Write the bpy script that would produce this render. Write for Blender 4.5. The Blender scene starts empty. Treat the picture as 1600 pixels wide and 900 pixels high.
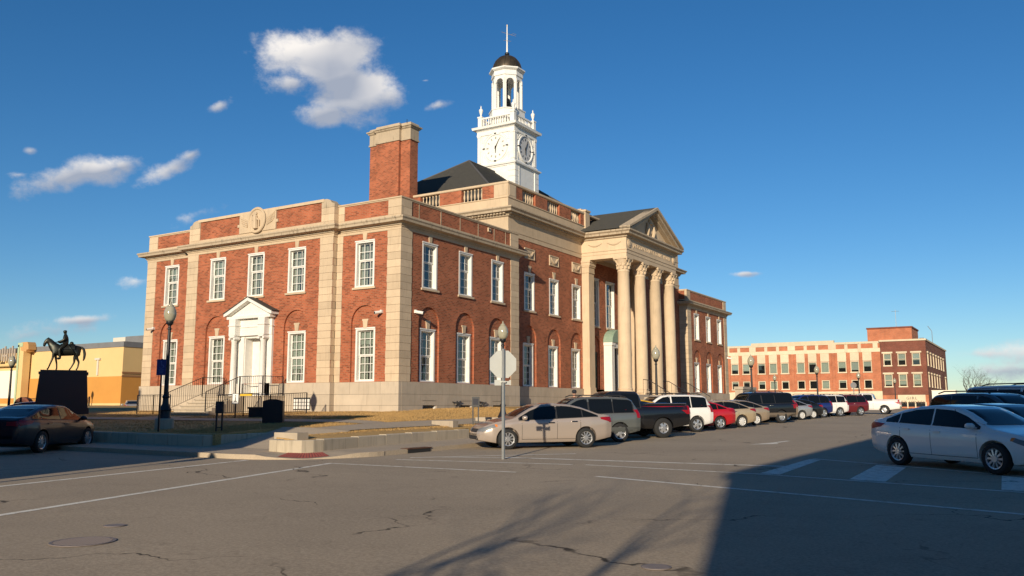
import bpy, bmesh, math, random
from math import sin, cos, pi, radians, sqrt
from mathutils import Vector, Matrix
from mathutils.bvhtree import BVHTree
random.seed(7)
S = bpy.context.scene
COL = S.collection

# ------------------------------------------------------------------ camera
CAM = Vector((25.339, -31.324, 1.68))
yaw, pit, rol = radians(31.478), radians(7.831), radians(-0.04)
_f = Vector((-sin(yaw), cos(yaw), 0)); _r = Vector((cos(yaw), sin(yaw), 0)); _u = Vector((0, 0, 1))
FW = _f*cos(pit) + _u*sin(pit); UP = _u*cos(pit) - _f*sin(pit)
RT = _r*cos(rol) + UP*sin(rol); UP = UP*cos(rol) - _r*sin(rol)
cd = bpy.data.cameras.new('camera'); cam = bpy.data.objects.new('camera', cd); COL.objects.link(cam)
M = Matrix((RT, UP, -FW)).transposed().to_4x4(); M.translation = CAM
cam.matrix_world = M
cd.sensor_width = 36; cd.lens = 1342.06/1600*36; cd.clip_end = 6000; cd.clip_start = .1
S.camera = cam
def cdir(px, py):
    return (FW*1342.06 + RT*(px-800) - UP*(py-450)).normalized()

# ------------------------------------------------------------------ light
SUN_EL, SUN_AZ = radians(16.0), radians(16)          # travel direction swings SUN_AZ from +Y towards -X
trav = Vector((-sin(SUN_AZ)*cos(SUN_EL), cos(SUN_AZ)*cos(SUN_EL), -sin(SUN_EL)))
sl = bpy.data.lights.new('sun', 'SUN'); sl.energy = 4.7; sl.angle = radians(.5); sl.color = (1, .86, .66)
so = bpy.data.objects.new('sun', sl); COL.objects.link(so); so.rotation_euler = trav.to_track_quat('-Z', 'Y').to_euler()
so.location = (40, -60, 40)

S.view_settings.view_transform = 'Standard'; S.view_settings.look = 'None'
S.view_settings.exposure = 0.22; S.view_settings.gamma = 1

W = bpy.data.worlds.new('World'); S.world = W; W.use_nodes = True
TINT = (.97, 1.0, 1.04, 1)
def world():
    nt = W.node_tree; N = nt.nodes; L = nt.links; N.clear()
    def nd(t, **k):
        n = N.new(t)
        for a, b in k.items(): setattr(n, a, b)
        return n
    def mth(op, a, b=None, c=None, clamp=False):
        n = nd('ShaderNodeMath', operation=op); n.use_clamp = clamp
        for i, x in enumerate((a, b, c)):
            if x is None: continue
            if isinstance(x, (int, float)): n.inputs[i].default_value = x
            else: L.new(x, n.inputs[i])
        return n.outputs[0]
    def vdot(a, v):
        n = nd('ShaderNodeVectorMath', operation='DOT_PRODUCT'); L.new(a, n.inputs[0]); n.inputs[1].default_value = v
        return n.outputs['Value']
    out = nd('ShaderNodeOutputWorld'); bg = nd('ShaderNodeBackground'); bg.inputs[1].default_value = .086
    sky = nd('ShaderNodeTexSky', sky_type='NISHITA'); sky.sun_disc = False
    sky.sun_elevation = SUN_EL; sky.sun_rotation = pi - SUN_AZ
    sky.altitude = 300; sky.air_density = 1.0; sky.dust_density = .0; sky.ozone_density = 4
    tc = nd('ShaderNodeTexCoord'); V = tc.outputs['Generated']
    nz = nd('ShaderNodeTexNoise'); nz.inputs['Scale'].default_value = 20; nz.inputs['Detail'].default_value = 10; nz.inputs['Roughness'].default_value = .64
    mp = nd('ShaderNodeMapping'); mp.inputs['Scale'].default_value = (1, 1, 1.35); L.new(V, mp.inputs['Vector']); L.new(mp.outputs[0], nz.inputs['Vector'])
    fb = nz.outputs['Fac']
    n2 = nd('ShaderNodeTexNoise'); n2.inputs['Scale'].default_value = 9; n2.inputs['Detail'].default_value = 4
    ad = nd('ShaderNodeVectorMath', operation='ADD'); L.new(V, ad.inputs[0]); ad.inputs[1].default_value = (3.1, .7, 1.9); L.new(ad.outputs[0], n2.inputs['Vector'])
    # px centre, half sizes in px, tilt, thickness
    clouds = [(510, 95, 112, 52, -5, 1.3), (560, 145, 96, 56, 8, 1.35), (512, 182, 56, 24, 0, 1.1), (452, 130, 50, 22, 0, 1.0), (605, 150, 42, 38, 0, 1.0), (470, 80, 76, 34, 0, 1.1),
              (100, 279, 88, 27, -12, 1.15), (145, 264, 60, 29, 0, 1.15), (190, 258, 34, 16, -15, .75), (30, 273, 26, 9, 0, .6),
              (262, 266, 52, 17, -28, .75), (298, 243, 26, 11, -20, .75),
              (343, 166, 24, 11, -25, .8), (683, 165, 34, 9, -14, .7), (47, 236, 13, 9, 0, .65), (308, 334, 40, 12, -20, .4),
              (126, 500, 46, 9, -3, .8), (1166, 428, 30, 6, -2, .9), (1540, 553, 75, 12, 0, .7), (1560, 580, 110, 20, 0, .62), (1650, 560, 120, 30, 0, .6),
              (60, 520, 90, 16, -12, .38), (215, 440, 34, 10, 0, .35), (664, 126, 13, 3, 0, .55), (1780, 330, 120, 40, 0, .9), (-260, 200, 140, 60, -8, .9), (-420, 420, 160, 30, 0, .8)]
    E = None; SH = None
    for (cx, cy, sx, sy, tilt, th) in clouds:
        c = cdir(cx, cy); t = cdir(cx+1, cy)-cdir(cx-1, cy); t = (t - c*t.dot(c)).normalized(); b = c.cross(t); b = b if b.z > 0 else -b
        k = radians(-tilt); t2 = t*cos(k) + b*sin(k); b2 = b*cos(k) - t*sin(k)
        dist = sqrt((cx-800)**2 + (cy-450)**2 + 1342**2)
        a_ = vdot(V, t2*(dist/sx)); b_ = vdot(V, b2*(dist/sy)); f_ = vdot(V, c)
        r = mth('SQRT', mth('ADD', mth('MULTIPLY', a_, a_), mth('MULTIPLY', b_, b_)))
        e = mth('MULTIPLY', mth('SUBTRACT', 1.0, r), th)
        e = mth('SUBTRACT', e, mth('MULTIPLY', mth('LESS_THAN', f_, .2), 9.))
        e = mth('MAXIMUM', e, -1.2)
        s = mth('MULTIPLY', mth('SUBTRACT', mth('MULTIPLY', b_, .55), mth('MULTIPLY', a_, .22)), mth('MULTIPLY', mth('ADD', e, .35, clamp=True), 1.0))
        E = e if E is None else mth('SMOOTH_MAX', E, e, .25)
        SH = s if SH is None else mth('ADD', SH, s)
    dens = mth('ADD', mth('MULTIPLY', E, 1.25), mth('MULTIPLY', mth('SUBTRACT', fb, .53), 2.7))
    mr = nd('ShaderNodeMapRange', interpolation_type='SMOOTHSTEP'); L.new(dens, mr.inputs['Value']); mr.inputs['From Min'].default_value = .0; mr.inputs['From Max'].default_value = 1.0
    lit = mth('ADD', mth('ADD', mth('MULTIPLY', SH, 1.3), .30), mth('MULTIPLY', mth('SUBTRACT', n2.outputs['Fac'], .5), 1.6), clamp=True)  # cloud lighting painted into the colour: brighter tops, greyer undersides
    mx = nd('ShaderNodeMix', data_type='RGBA'); L.new(lit, mx.inputs[0]); mx.inputs[6].default_value = (3.9, 4.3, 5.2, 1); mx.inputs[7].default_value = (10.5, 9.9, 9.2, 1)
    m2 = nd('ShaderNodeMix', data_type='RGBA'); L.new(mth('MULTIPLY', mr.outputs[0], .93), m2.inputs[0])
    hs = nd('ShaderNodeHueSaturation'); hs.inputs['Saturation'].default_value = 1.2; L.new(sky.outputs[0], hs.inputs['Color'])
    tn = nd('ShaderNodeMix', data_type='RGBA', blend_type='MULTIPLY'); tn.inputs[0].default_value = 1; L.new(hs.outputs[0], tn.inputs[6]); tn.inputs[7].default_value = TINT; L.new(tn.outputs[2], m2.inputs[6]); L.new(mx.outputs[2], m2.inputs[7])
    L.new(m2.outputs[2], bg.inputs[0]); L.new(bg.outputs[0], out.inputs[0])
world()

# ------------------------------------------------------------------ ground height
def clip(v, a, b): return max(a, min(b, v))
def zg(x, y): return .0105*clip(y-CAM.y, -70, 130) - .004*clip(x-CAM.x, -110, 60)
def zl(x, y):
    e = .80 + .0105*(y+12) + .1*(6.3-x)
    s = .80 + .052*(y+12.5)
    k = .15; h = clip(.5+.5*(s-e)/k, 0, 1)
    return min(s*(1-h)+e*h - k*h*(1-h), 1.6+.008*max(y, 0))

# ------------------------------------------------------------------ materials
MATS = {}
def mat(name, col, rough=.7, metal=0, spec=.5, var=0, vscale=3, col2=None, bump=0, bscale=40, coat=0, mottle=None):
    if name in MATS: return MATS[name]
    m = bpy.data.materials.new(name); m.use_nodes = True; MATS[name] = m
    nt = m.node_tree; N, L = nt.nodes, nt.links; b = N['Principled BSDF']
    b.inputs['Base Color'].default_value = (*col, 1); b.inputs['Roughness'].default_value = rough; b.inputs['Metallic'].default_value = metal
    b.inputs['Specular IOR Level'].default_value = spec
    if coat: b.inputs['Coat Weight'].default_value = coat; b.inputs['Coat Roughness'].default_value = .04
    tc = N.new('ShaderNodeTexCoord')
    if var or col2:
        n = N.new('ShaderNodeTexNoise'); n.inputs['Scale'].default_value = vscale; n.inputs['Detail'].default_value = 6; n.inputs['Roughness'].default_value = .62
        L.new(tc.outputs['Object'], n.inputs['Vector'])
        r = N.new('ShaderNodeMapRange'); r.inputs['From Min'].default_value = .3; r.inputs['From Max'].default_value = .7; L.new(n.outputs['Fac'], r.inputs['Value'])
        x = N.new('ShaderNodeMix'); x.data_type = 'RGBA'; L.new(r.outputs[0], x.inputs[0])
        c2 = col2 if col2 else tuple(c*(1-var) for c in col)
        x.inputs[6].default_value = (*c2, 1); x.inputs[7].default_value = (*col, 1)
        last = x.outputs[2]
        if mottle:
            n3 = N.new('ShaderNodeTexNoise'); n3.inputs['Scale'].default_value = mottle; n3.inputs['Detail'].default_value = 3; L.new(tc.outputs['Object'], n3.inputs['Vector'])
            x3 = N.new('ShaderNodeMix'); x3.data_type = 'RGBA'; x3.blend_type = 'OVERLAY'; x3.inputs[0].default_value = .5; L.new(last, x3.inputs[6]); L.new(n3.outputs['Fac'], x3.inputs[7]); last = x3.outputs[2]
        L.new(last, b.inputs['Base Color'])
    if bump:
        n = N.new('ShaderNodeTexNoise'); n.inputs['Scale'].default_value = bscale; n.inputs['Detail'].default_value = 5; L.new(tc.outputs['Object'], n.inputs['Vector'])
        bp = N.new('ShaderNodeBump'); bp.inputs['Strength'].default_value = bump; bp.inputs['Distance'].default_value = .02; L.new(n.outputs['Fac'], bp.inputs['Height']); L.new(bp.outputs[0], b.inputs['Normal'])
    return m

def brick_mat(name, c1, c2, mortar, w=.215, h=.0813):
    m = bpy.data.materials.new(name); m.use_nodes = True; MATS[name] = m
    nt = m.node_tree; N, L = nt.nodes, nt.links; b = N['Principled BSDF']; b.inputs['Roughness'].default_value = .85; b.inputs['Specular IOR Level'].default_value = .25
    uv = N.new('ShaderNodeUVMap'); uv.uv_map = 'UV'
    t = N.new('ShaderNodeTexBrick'); L.new(uv.outputs[0], t.inputs['Vector'])
    t.inputs['Scale'].default_value = 1; t.inputs['Brick Width'].default_value = w; t.inputs['Row Height'].default_value = h
    t.inputs['Mortar Size'].default_value = .009; t.inputs['Mortar Smooth'].default_value = .3; t.inputs['Bias'].default_value = -.35
    t.inputs['Color1'].default_value = (*c1, 1); t.inputs['Color2'].default_value = (*c2, 1); t.inputs['Mortar'].default_value = (*mortar, 1)
    n = N.new('ShaderNodeTexNoise'); n.inputs['Scale'].default_value = .9; n.inputs['Detail'].default_value = 7; L.new(uv.outputs[0], n.inputs['Vector'])
    r = N.new('ShaderNodeMapRange'); L.new(n.outputs['Fac'], r.inputs['Value']); r.inputs['From Min'].default_value = .3; r.inputs['From Max'].default_value = .7; r.inputs['To Min'].default_value = .78; r.inputs['To Max'].default_value = 1.15
    x = N.new('ShaderNodeMix'); x.data_type = 'RGBA'; x.blend_type = 'MULTIPLY'; x.inputs[0].default_value = 1; L.new(t.outputs[0], x.inputs[6]); L.new(r.outputs[0], x.inputs[7])
    L.new(x.outputs[2], b.inputs['Base Color'])
    bp = N.new('ShaderNodeBump'); bp.invert = True; bp.inputs['Strength'].default_value = .6; bp.inputs['Distance'].default_value = .008; L.new(t.outputs['Fac'], bp.inputs['Height']); L.new(bp.outputs[0], b.inputs['Normal'])
    return m

BRICK = brick_mat('brick_red', (.42, .115, .052), (.13, .03, .014), (.36, .21, .125))
BRICKO = brick_mat('brick_orange', (.52, .16, .07), (.40, .115, .055), (.40, .26, .17))
BRICKD = brick_mat('brick_dark', (.20, .05, .03), (.14, .037, .024), (.25, .17, .12))
BRICKP = brick_mat('brick_path', (.30, .10, .07), (.22, .08, .055), (.2, .15, .12))

def stone_mat(name, col, stain=.5, streak=True):
    m = bpy.data.materials.new(name); m.use_nodes = True; MATS[name] = m
    nt = m.node_tree; N, L = nt.nodes, nt.links; b = N['Principled BSDF']; b.inputs['Roughness'].default_value = .85; b.inputs['Specular IOR Level'].default_value = .2
    g = N.new('ShaderNodeNewGeometry'); oi = N.new('ShaderNodeObjectInfo')
    n = N.new('ShaderNodeTexNoise'); n.inputs['Scale'].default_value = 1.3; n.inputs['Detail'].default_value = 8; n.inputs['Roughness'].default_value = .65; L.new(g.outputs['Position'], n.inputs['Vector'])
    mp = N.new('ShaderNodeMapping'); mp.inputs['Scale'].default_value = (5, 5, .5); L.new(g.outputs['Position'], mp.inputs['Vector'])
    n2 = N.new('ShaderNodeTexNoise'); n2.inputs['Scale'].default_value = 1.6; n2.inputs['Detail'].default_value = 5; L.new(mp.outputs[0], n2.inputs['Vector'])
    r = N.new('ShaderNodeMapRange'); L.new(n.outputs['Fac'], r.inputs['Value']); r.inputs['From Min'].default_value = .35; r.inputs['From Max'].default_value = .7
    x = N.new('ShaderNodeMix'); x.data_type = 'RGBA'; L.new(r.outputs[0], x.inputs[0]); x.inputs[6].default_value = (*[c*.86 for c in col], 1); x.inputs[7].default_value = (*col, 1)
    r2 = N.new('ShaderNodeMapRange'); L.new(n2.outputs['Fac'], r2.inputs['Value']); r2.inputs['From Min'].default_value = .54; r2.inputs['From Max'].default_value = .75; r2.inputs['To Max'].default_value = stain
    x2 = N.new('ShaderNodeMix'); x2.data_type = 'RGBA'; L.new(r2.outputs[0], x2.inputs[0]); L.new(x.outputs[2], x2.inputs[6]); x2.inputs[7].default_value = (col[0]*.3, col[1]*.3, col[2]*.3, 1)
    rr = N.new('ShaderNodeMapRange'); L.new(oi.outputs['Random'], rr.inputs['Value']); rr.inputs['To Min'].default_value = .88; rr.inputs['To Max'].default_value = 1.06
    x3 = N.new('ShaderNodeMix'); x3.data_type = 'RGBA'; x3.blend_type = 'MULTIPLY'; x3.inputs[0].default_value = 1; L.new(x2.outputs[2], x3.inputs[6]); L.new(rr.outputs[0], x3.inputs[7])
    L.new(x3.outputs[2], b.inputs['Base Color'])
    bp = N.new('ShaderNodeBump'); bp.inputs['Strength'].default_value = .2; bp.inputs['Distance'].default_value = .01
    n4 = N.new('ShaderNodeTexNoise'); n4.inputs['Scale'].default_value = 30; n4.inputs['Detail'].default_value = 4; L.new(g.outputs['Position'], n4.inputs['Vector']); L.new(n4.outputs['Fac'], bp.inputs['Height']); L.new(bp.outputs[0], b.inputs['Normal'])
    return m
STONE = stone_mat('limestone', (.63, .485, .325), .22)
STONED = stone_mat('limestone_weathered', (.50, .40, .28), .75)
STONEB = stone_mat('limestone_base', (.54, .45, .34), .22)
CONC = stone_mat('concrete', (.48, .40, .30), .3)
WALLC = stone_mat('concrete_block', (.58, .49, .36), .4)
WHITE = mat('white_paint', (.80, .77, .70), .55, var=.12, vscale=4)
WHITET = mat('tower_white', (.82, .80, .74), .5, var=.12, vscale=2.5)
GREYW = mat('clock_grey', (.55, .54, .52), .6)
SHING = mat('slate_shingle', (.062, .058, .047), .85, col2=(.042, .04, .034), vscale=5, bump=.5, bscale=14)
COPPER = mat('dome_bronze', (.10, .072, .045), .5, metal=.6, col2=(.05, .042, .03), vscale=4)
VERD = mat('green_copper', (.20, .30, .22), .7, col2=(.28, .36, .27), vscale=6)
IRON = mat('black_iron', (.012, .012, .014), .45)
BRONZE = mat('bronze', (.05, .045, .035), .42, metal=.75, col2=(.02, .03, .026), vscale=6)
GRAN = mat('dark_granite', (.055, .024, .02), .35, col2=(.03, .015, .014), vscale=60)
GRANB = mat('black_granite', (.018, .018, .021), .3, col2=(.03, .03, .032), vscale=80)
CURT = mat('curtain', (.62, .6, .52), .9)
DARK = mat('dark_interior', (.02, .02, .02), .9)
GLOBE = mat('lamp_globe', (.42, .39, .28), .12, spec=.8, col2=(.30, .28, .2), vscale=5)
STEEL = mat('galvanised', (.42, .43, .42), .45, metal=.6, var=.2, vscale=8)
SIGNBACK = mat('sign_back', (.62, .63, .58), .5, metal=.35, var=.12, vscale=2.5)
BLUES = mat('sign_blue', (.012, .03, .16), .4)
TACT = mat('tactile_red', (.30, .075, .06), .7, var=.3, vscale=9)
RUST = mat('rust', (.16, .07, .035), .8, col2=(.08, .04, .025), vscale=20)
YELL = mat('stucco_yellow', (.72, .50, .22), .85, var=.08, vscale=.6)
ORAN = mat('stucco_orange', (.58, .27, .055), .85, var=.1, vscale=.6)
GREYM = mat('grey_metal', (.2, .2, .2), .6, var=.2, vscale=1)
CREAM = stone_mat('cream_terracotta', (.72, .60, .42), .18)
SHADE_ = mat('roller_shade', (.55, .56, .48), .8)
SKIN = mat('skin', (.5, .28, .19), .5)
JACKET = mat('jacket_dark', (.015, .015, .02), .8)
BARK = mat('bark', (.11, .085, .06), .9, col2=(.06, .048, .036), vscale=12)

def glass_mat():
    m = bpy.data.materials.new('window_glass'); m.use_nodes = True; MATS['glass'] = m
    nt = m.node_tree; N, L = nt.nodes, nt.links; N.remove(N['Principled BSDF']); o = N['Material Output']
    g = N.new('ShaderNodeBsdfGlossy'); g.inputs['Roughness'].default_value = .015; t = N.new('ShaderNodeBsdfTransparent'); t.inputs[0].default_value = (.62, .68, .68, 1)
    f = N.new('ShaderNodeFresnel'); f.inputs[0].default_value = 1.7; mr = N.new('ShaderNodeMapRange'); L.new(f.outputs[0], mr.inputs['Value']); mr.inputs['To Min'].default_value = .04; mr.inputs['To Max'].default_value = 1
    nz = N.new('ShaderNodeTexNoise'); nz.inputs['Scale'].default_value = 1.2; bp = N.new('ShaderNodeBump'); bp.inputs['Strength'].default_value = .05; bp.inputs['Distance'].default_value = .05
    L.new(nz.outputs['Fac'], bp.inputs['Height']); L.new(bp.outputs[0], g.inputs['Normal'])
    x = N.new('ShaderNodeMixShader'); L.new(mr.outputs[0], x.inputs[0]); L.new(t.outputs[0], x.inputs[1]); L.new(g.outputs[0], x.inputs[2]); L.new(x.outputs[0], o.inputs[0])
    return m
GLASS = glass_mat()

def ground_mat(name, base, dark, crack=True, paint=None, speck=.5):
    m = bpy.data.materials.new(name); m.use_nodes = True; MATS[name] = m
    nt = m.node_tree; N, L = nt.nodes, nt.links; b = N['Principled BSDF']; b.inputs['Roughness'].default_value = .9; b.inputs['Specular IOR Level'].default_value = .15
    g = N.new('ShaderNodeNewGeometry'); P = g.outputs['Position']
    def noise(s, d=5, r=.6):
        n = N.new('ShaderNodeTexNoise'); n.inputs['Scale'].default_value = s; n.inputs['Detail'].default_value = d; n.inputs['Roughness'].default_value = r; L.new(P, n.inputs['Vector']); return n.outputs['Fac']
    def rng(v, a, b_, c=0, d=1):
        r = N.new('ShaderNodeMapRange'); L.new(v, r.inputs['Value']); r.inputs['From Min'].default_value = a; r.inputs['From Max'].default_value = b_; r.inputs['To Min'].default_value = c; r.inputs['To Max'].default_value = d; return r.outputs[0]
    def mix(f, a, b_, mode='MIX'):
        x = N.new('ShaderNodeMix'); x.data_type = 'RGBA'; x.blend_type = mode
        for i, v in ((0, f), (6, a), (7, b_)):
            if isinstance(v, tuple): x.inputs[i].default_value = (*v, 1)
            elif isinstance(v, (int, float)): x.inputs[i].default_value = v
            else: L.new(v, x.inputs[i])
        return x.outputs[2]
    c = mix(rng(noise(.22, 6), .35, .68), dark, base)
    c = mix(rng(noise(.9, 6, .7), .52, .72, 0, .45), c, tuple(v*.7 for v in dark)); c = mix(rng(noise(3.1, 3, .5), .66, .76, 0, .55), c, tuple(v*.55 for v in dark))
    c = mix(speck, c, mix(rng(noise(26, 4, .75), .3, .72), tuple(v*.45 for v in dark), tuple(v*1.5 for v in base)))
    if paint:
        w = rng(noise(5, 8, .75), .33, .50); c = mix(w, c, paint)
    if crack:
        wv = N.new('ShaderNodeVectorMath'); wv.operation = 'MULTIPLY_ADD'; nn = N.new('ShaderNodeTexNoise'); nn.inputs['Scale'].default_value = 1.1; nn.inputs['Detail'].default_value = 6; L.new(P, nn.inputs['Vector'])
        L.new(nn.outputs['Color'], wv.inputs[0]); wv.inputs[1].default_value = (1.6, 1.6, 0); L.new(P, wv.inputs[2])
        vo = N.new('ShaderNodeTexVoronoi'); vo.feature = 'DISTANCE_TO_EDGE'; vo.inputs['Scale'].default_value = .16; L.new(wv.outputs[0], vo.inputs['Vector'])
        ck = rng(vo.outputs['Distance'], .0012, .0045, 1, 0); msk = rng(noise(.35, 3), .47, .56)
        mm = N.new('ShaderNodeMath'); mm.operation = 'MULTIPLY'; L.new(ck, mm.inputs[0]); L.new(msk, mm.inputs[1])
        c = mix(mm.outputs[0], c, tuple(v*.22 for v in dark))
    L.new(c, b.inputs['Base Color'])
    bp = N.new('ShaderNodeBump'); bp.inputs['Strength'].default_value = .35; bp.inputs['Distance'].default_value = .012; L.new(noise(45, 3), bp.inputs['Height']); L.new(bp.outputs[0], b.inputs['Normal'])
    return m
ASPH = ground_mat('asphalt', (.43, .345, .245), (.32, .26, .188), True, None, .42)
PAINT = ground_mat('road_paint', (.44, .345, .235), (.365, .29, .2), True, (.78, .74, .64), .3)
SIDEW = ground_mat('sidewalk_concrete', (.48, .39, .28), (.40, .325, .24), False, None, .25)
GRASS = ground_mat('dormant_grass', (.52, .33, .13), (.36, .23, .095), False, None, .6)
FIELD = ground_mat('far_ground', (.2, .17, .11), (.13, .12, .08), False, None, .3)

# ------------------------------------------------------------------ mesh helpers
class MB:
    def __init__(s): s.v = []; s.f = []; s.m = []
    def add(s, vs, fs, mi=0):
        o = len(s.v); s.v += [tuple(v) for v in vs]; s.f += [tuple(i+o for i in f) for f in fs]; s.m += [mi]*len(fs); return s
    def box(s, x0, x1, y0, y1, z0, z1, mi=0):
        x0, x1 = min(x0, x1), max(x0, x1); y0, y1 = min(y0, y1), max(y0, y1)
        return s.add([(x0,y0,z0),(x1,y0,z0),(x1,y1,z0),(x0,y1,z0),(x0,y0,z1),(x1,y0,z1),(x1,y1,z1),(x0,y1,z1)],
                     [(0,3,2,1),(4,5,6,7),(0,1,5,4),(1,2,6,5),(2,3,7,6),(3,0,4,7)], mi)
    def lathe(s, prof, cx=0, cy=0, n=16, mi=0, a0=0, cap=True):
        vs = []; fs = []
        for r, z in prof:
            for i in range(n):
                a = a0 + 2*pi*i/n; vs.append((cx+r*cos(a), cy+r*sin(a), z))
        for k in range(len(prof)-1):
            for i in range(n):
                j = (i+1) % n; fs.append((k*n+i, k*n+j, (k+1)*n+j, (k+1)*n+i))
        if cap: fs.append(tuple(range(n-1, -1, -1))); fs.append(tuple((len(prof)-1)*n+i for i in range(n)))
        return s.add(vs, fs, mi)
    def tube(s, pts, rad, n=6, mi=0):
        pts = [Vector(p) for p in pts]; rs = rad if isinstance(rad, (list, tuple)) else [rad]*len(pts)
        vs = []; fs = []
        for k, p in enumerate(pts):
            t = (pts[min(k+1, len(pts)-1)] - pts[max(k-1, 0)]).normalized()
            a = t.cross(Vector((0, 0, 1)) if abs(t.z) < .9 else Vector((1, 0, 0))).normalized(); b = t.cross(a)
            for i in range(n):
                w = 2*pi*i/n; vs.append(p + (a*cos(w) + b*sin(w))*rs[k])
        for k in range(len(pts)-1):
            for i in range(n):
                j = (i+1) % n; fs.append((k*n+i, k*n+j, (k+1)*n+j, (k+1)*n+i))
        fs.append(tuple(range(n-1, -1, -1))); fs.append(tuple((len(pts)-1)*n+i for i in range(n)))
        return s.add(vs, fs, mi)
    def sweep(s, path, prof, closed=False, mi=0):
        # profile (offset to the right of travel, z), closed polygon
        n = len(path); P = [Vector(p) for p in path]; vs = []; fs = []; m = len(prof)
        for k in range(n):
            if closed: d0 = (P[k]-P[k-1]).normalized(); d1 = (P[(k+1) % n]-P[k]).normalized()
            else:
                d0 = (P[k]-P[k-1]).normalized() if k else (P[1]-P[0]).normalized()
                d1 = (P[k+1]-P[k]).normalized() if k < n-1 else d0
            n0 = Vector((d0.y, -d0.x)); n1 = Vector((d1.y, -d1.x)); b = (n0+n1); b = b/max(b.dot(n0), .2) if b.length > 1e-6 else n0
            for o, z in prof: vs.append((P[k].x+b.x*o, P[k].y+b.y*o, z))
        for k in range(n if closed else n-1):
            q = (k+1) % n
            for i in range(m):
                j = (i+1) % m; fs.append((k*m+i, q*m+i, q*m+j, k*m+j))
        if not closed: fs.append(tuple(range(m))); fs.append(tuple((n-1)*m+i for i in range(m-1, -1, -1)))
        return s.add(vs, fs, mi)
    def prism(s, poly, fn, d0, d1, mi=0):
        n = len(poly); vs = [fn(u, w, d0) for u, w in poly] + [fn(u, w, d1) for u, w in poly]
        fs = [tuple(range(n)), tuple(range(2*n-1, n-1, -1))] + [(i, i+n, (i+1) % n+n, (i+1) % n) for i in range(n)]
        return s.add(vs, fs, mi)
    def mesh(s, name, mats, smooth=False, fix=True):
        me = bpy.data.meshes.new(name); me.from_pydata(s.v, [], s.f)
        for mm in mats: me.materials.append(mm)
        me.polygons.foreach_set('material_index', s.m)
        if fix:
            b = bmesh.new(); b.from_mesh(me); bmesh.ops.recalc_face_normals(b, faces=b.faces); b.to_mesh(me); b.free()
        uvs(me)
        if smooth:
            for p in me.polygons: p.use_smooth = True
        return me
    def build(s, name, mats, parent=None, smooth=False, loc=None, rz=0, **k):
        if not isinstance(mats, (list, tuple)): mats = [mats]
        return ob(name, s.mesh(name, mats, smooth), parent, loc, rz)
def uvs(me):
    uv = me.uv_layers.new(name='UV').data; co = me.vertices
    for p in me.polygons:
        n = p.normal; ax = 0 if abs(n.x) > abs(n.y) and abs(n.x) > .5 else (1 if abs(n.y) > .5 else 2)
        for li in p.loop_indices:
            c = co[me.loops[li].vertex_index].co
            uv[li].uv = (c.y, c.z) if ax == 0 else ((c.x, c.z) if ax == 1 else (c.x, c.y))
def ob(name, me, parent=None, loc=None, rz=0):
    o = bpy.data.objects.new(name, me); COL.objects.link(o)
    if loc is not None: o.location = loc
    if rz: o.rotation_euler = (0, 0, rz)
    if parent is not None:
        o.parent = parent
        o.matrix_parent_inverse = PINV.get(parent.name, Matrix())
    return o
PINV = {}
def thing(name, label, cat, loc=(0, 0, 0), rz=0, group=None, world=False):
    o = bpy.data.objects.new(name, None); COL.objects.link(o); o.location = loc; o.rotation_euler = (0, 0, rz); o.empty_display_size = .3
    tag(o, label, cat, group)
    if world: PINV[o.name] = Matrix.Translation(-Vector(loc))
    return o
def tag(o, label, cat, group=None):
    o['label'] = label; o['category'] = cat
    if group: o['group'] = group
    return o
def struct(o, kind='structure'): o['kind'] = kind; return o
def fromlist(name, verts, faces, m, parent=None, smooth=False):
    mb = MB(); mb.add(verts, faces); return mb.build(name, m, parent, smooth)
def smooth_by_angle(o, ang=35):
    me = o.data
    for p in me.polygons: p.use_smooth = True
    b = bmesh.new(); b.from_mesh(me)
    for e in b.edges:
        if len(e.link_faces) == 2 and e.calc_face_angle(0) > radians(ang): e.smooth = False
    b.to_mesh(me); b.free(); return o

class Fac:
    """A vertical facade: u runs along it, d inwards."""
    def __init__(s, ox, oy, U, n): s.o = Vector((ox, oy)); s.U = Vector(U); s.n = Vector(n); s.rz = 0 if abs(s.n.y) > .5 else (pi/2 if s.n.x > 0 else -pi/2)
    def pt(s, u, z, d=0): p = s.o + s.U*u - s.n*d; return (p.x, p.y, z)
    def box(s, mb, u0, u1, z0, z1, d0, d1, mi=0):
        a = s.pt(u0, z0, d0); b = s.pt(u1, z1, d1); return mb.box(a[0], b[0], a[1], b[1], z0, z1, mi)
def wall(mb, F, outer, holes, d=0, reveal=.25, mi=0, mir=None):
    bm = bmesh.new()
    for loop in [outer]+holes:
        vs = [bm.verts.new((u, z, 0)) for u, z in loop]
        for i in range(len(vs)): bm.edges.new((vs[i], vs[(i+1) % len(vs)]))
    bmesh.ops.triangle_fill(bm, use_beauty=True, use_dissolve=False, edges=bm.edges[:])
    bm.verts.index_update()
    mb.add([F.pt(v.co.x, v.co.y, d) for v in bm.verts], [tuple(v.index for v in f.verts) for f in bm.faces], mi); bm.free()
    for loop in holes:
        n = len(loop)
        mb.add([F.pt(u, z, d) for u, z in loop]+[F.pt(u, z, d+reveal) for u, z in loop], [(i, (i+1) % n, (i+1) % n+n, i+n) for i in range(n)], mi if mir is None else mir)
def rect(u0, u1, z0, z1): return [(u0, z0), (u1, z0), (u1, z1), (u0, z1)]
def arch(uc, r, z0, zs, n=14): return [(uc-r, z0), (uc+r, z0)] + [(uc+r*cos(pi*i/n), zs+r*sin(pi*i/n)) for i in range(n+1)]

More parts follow.
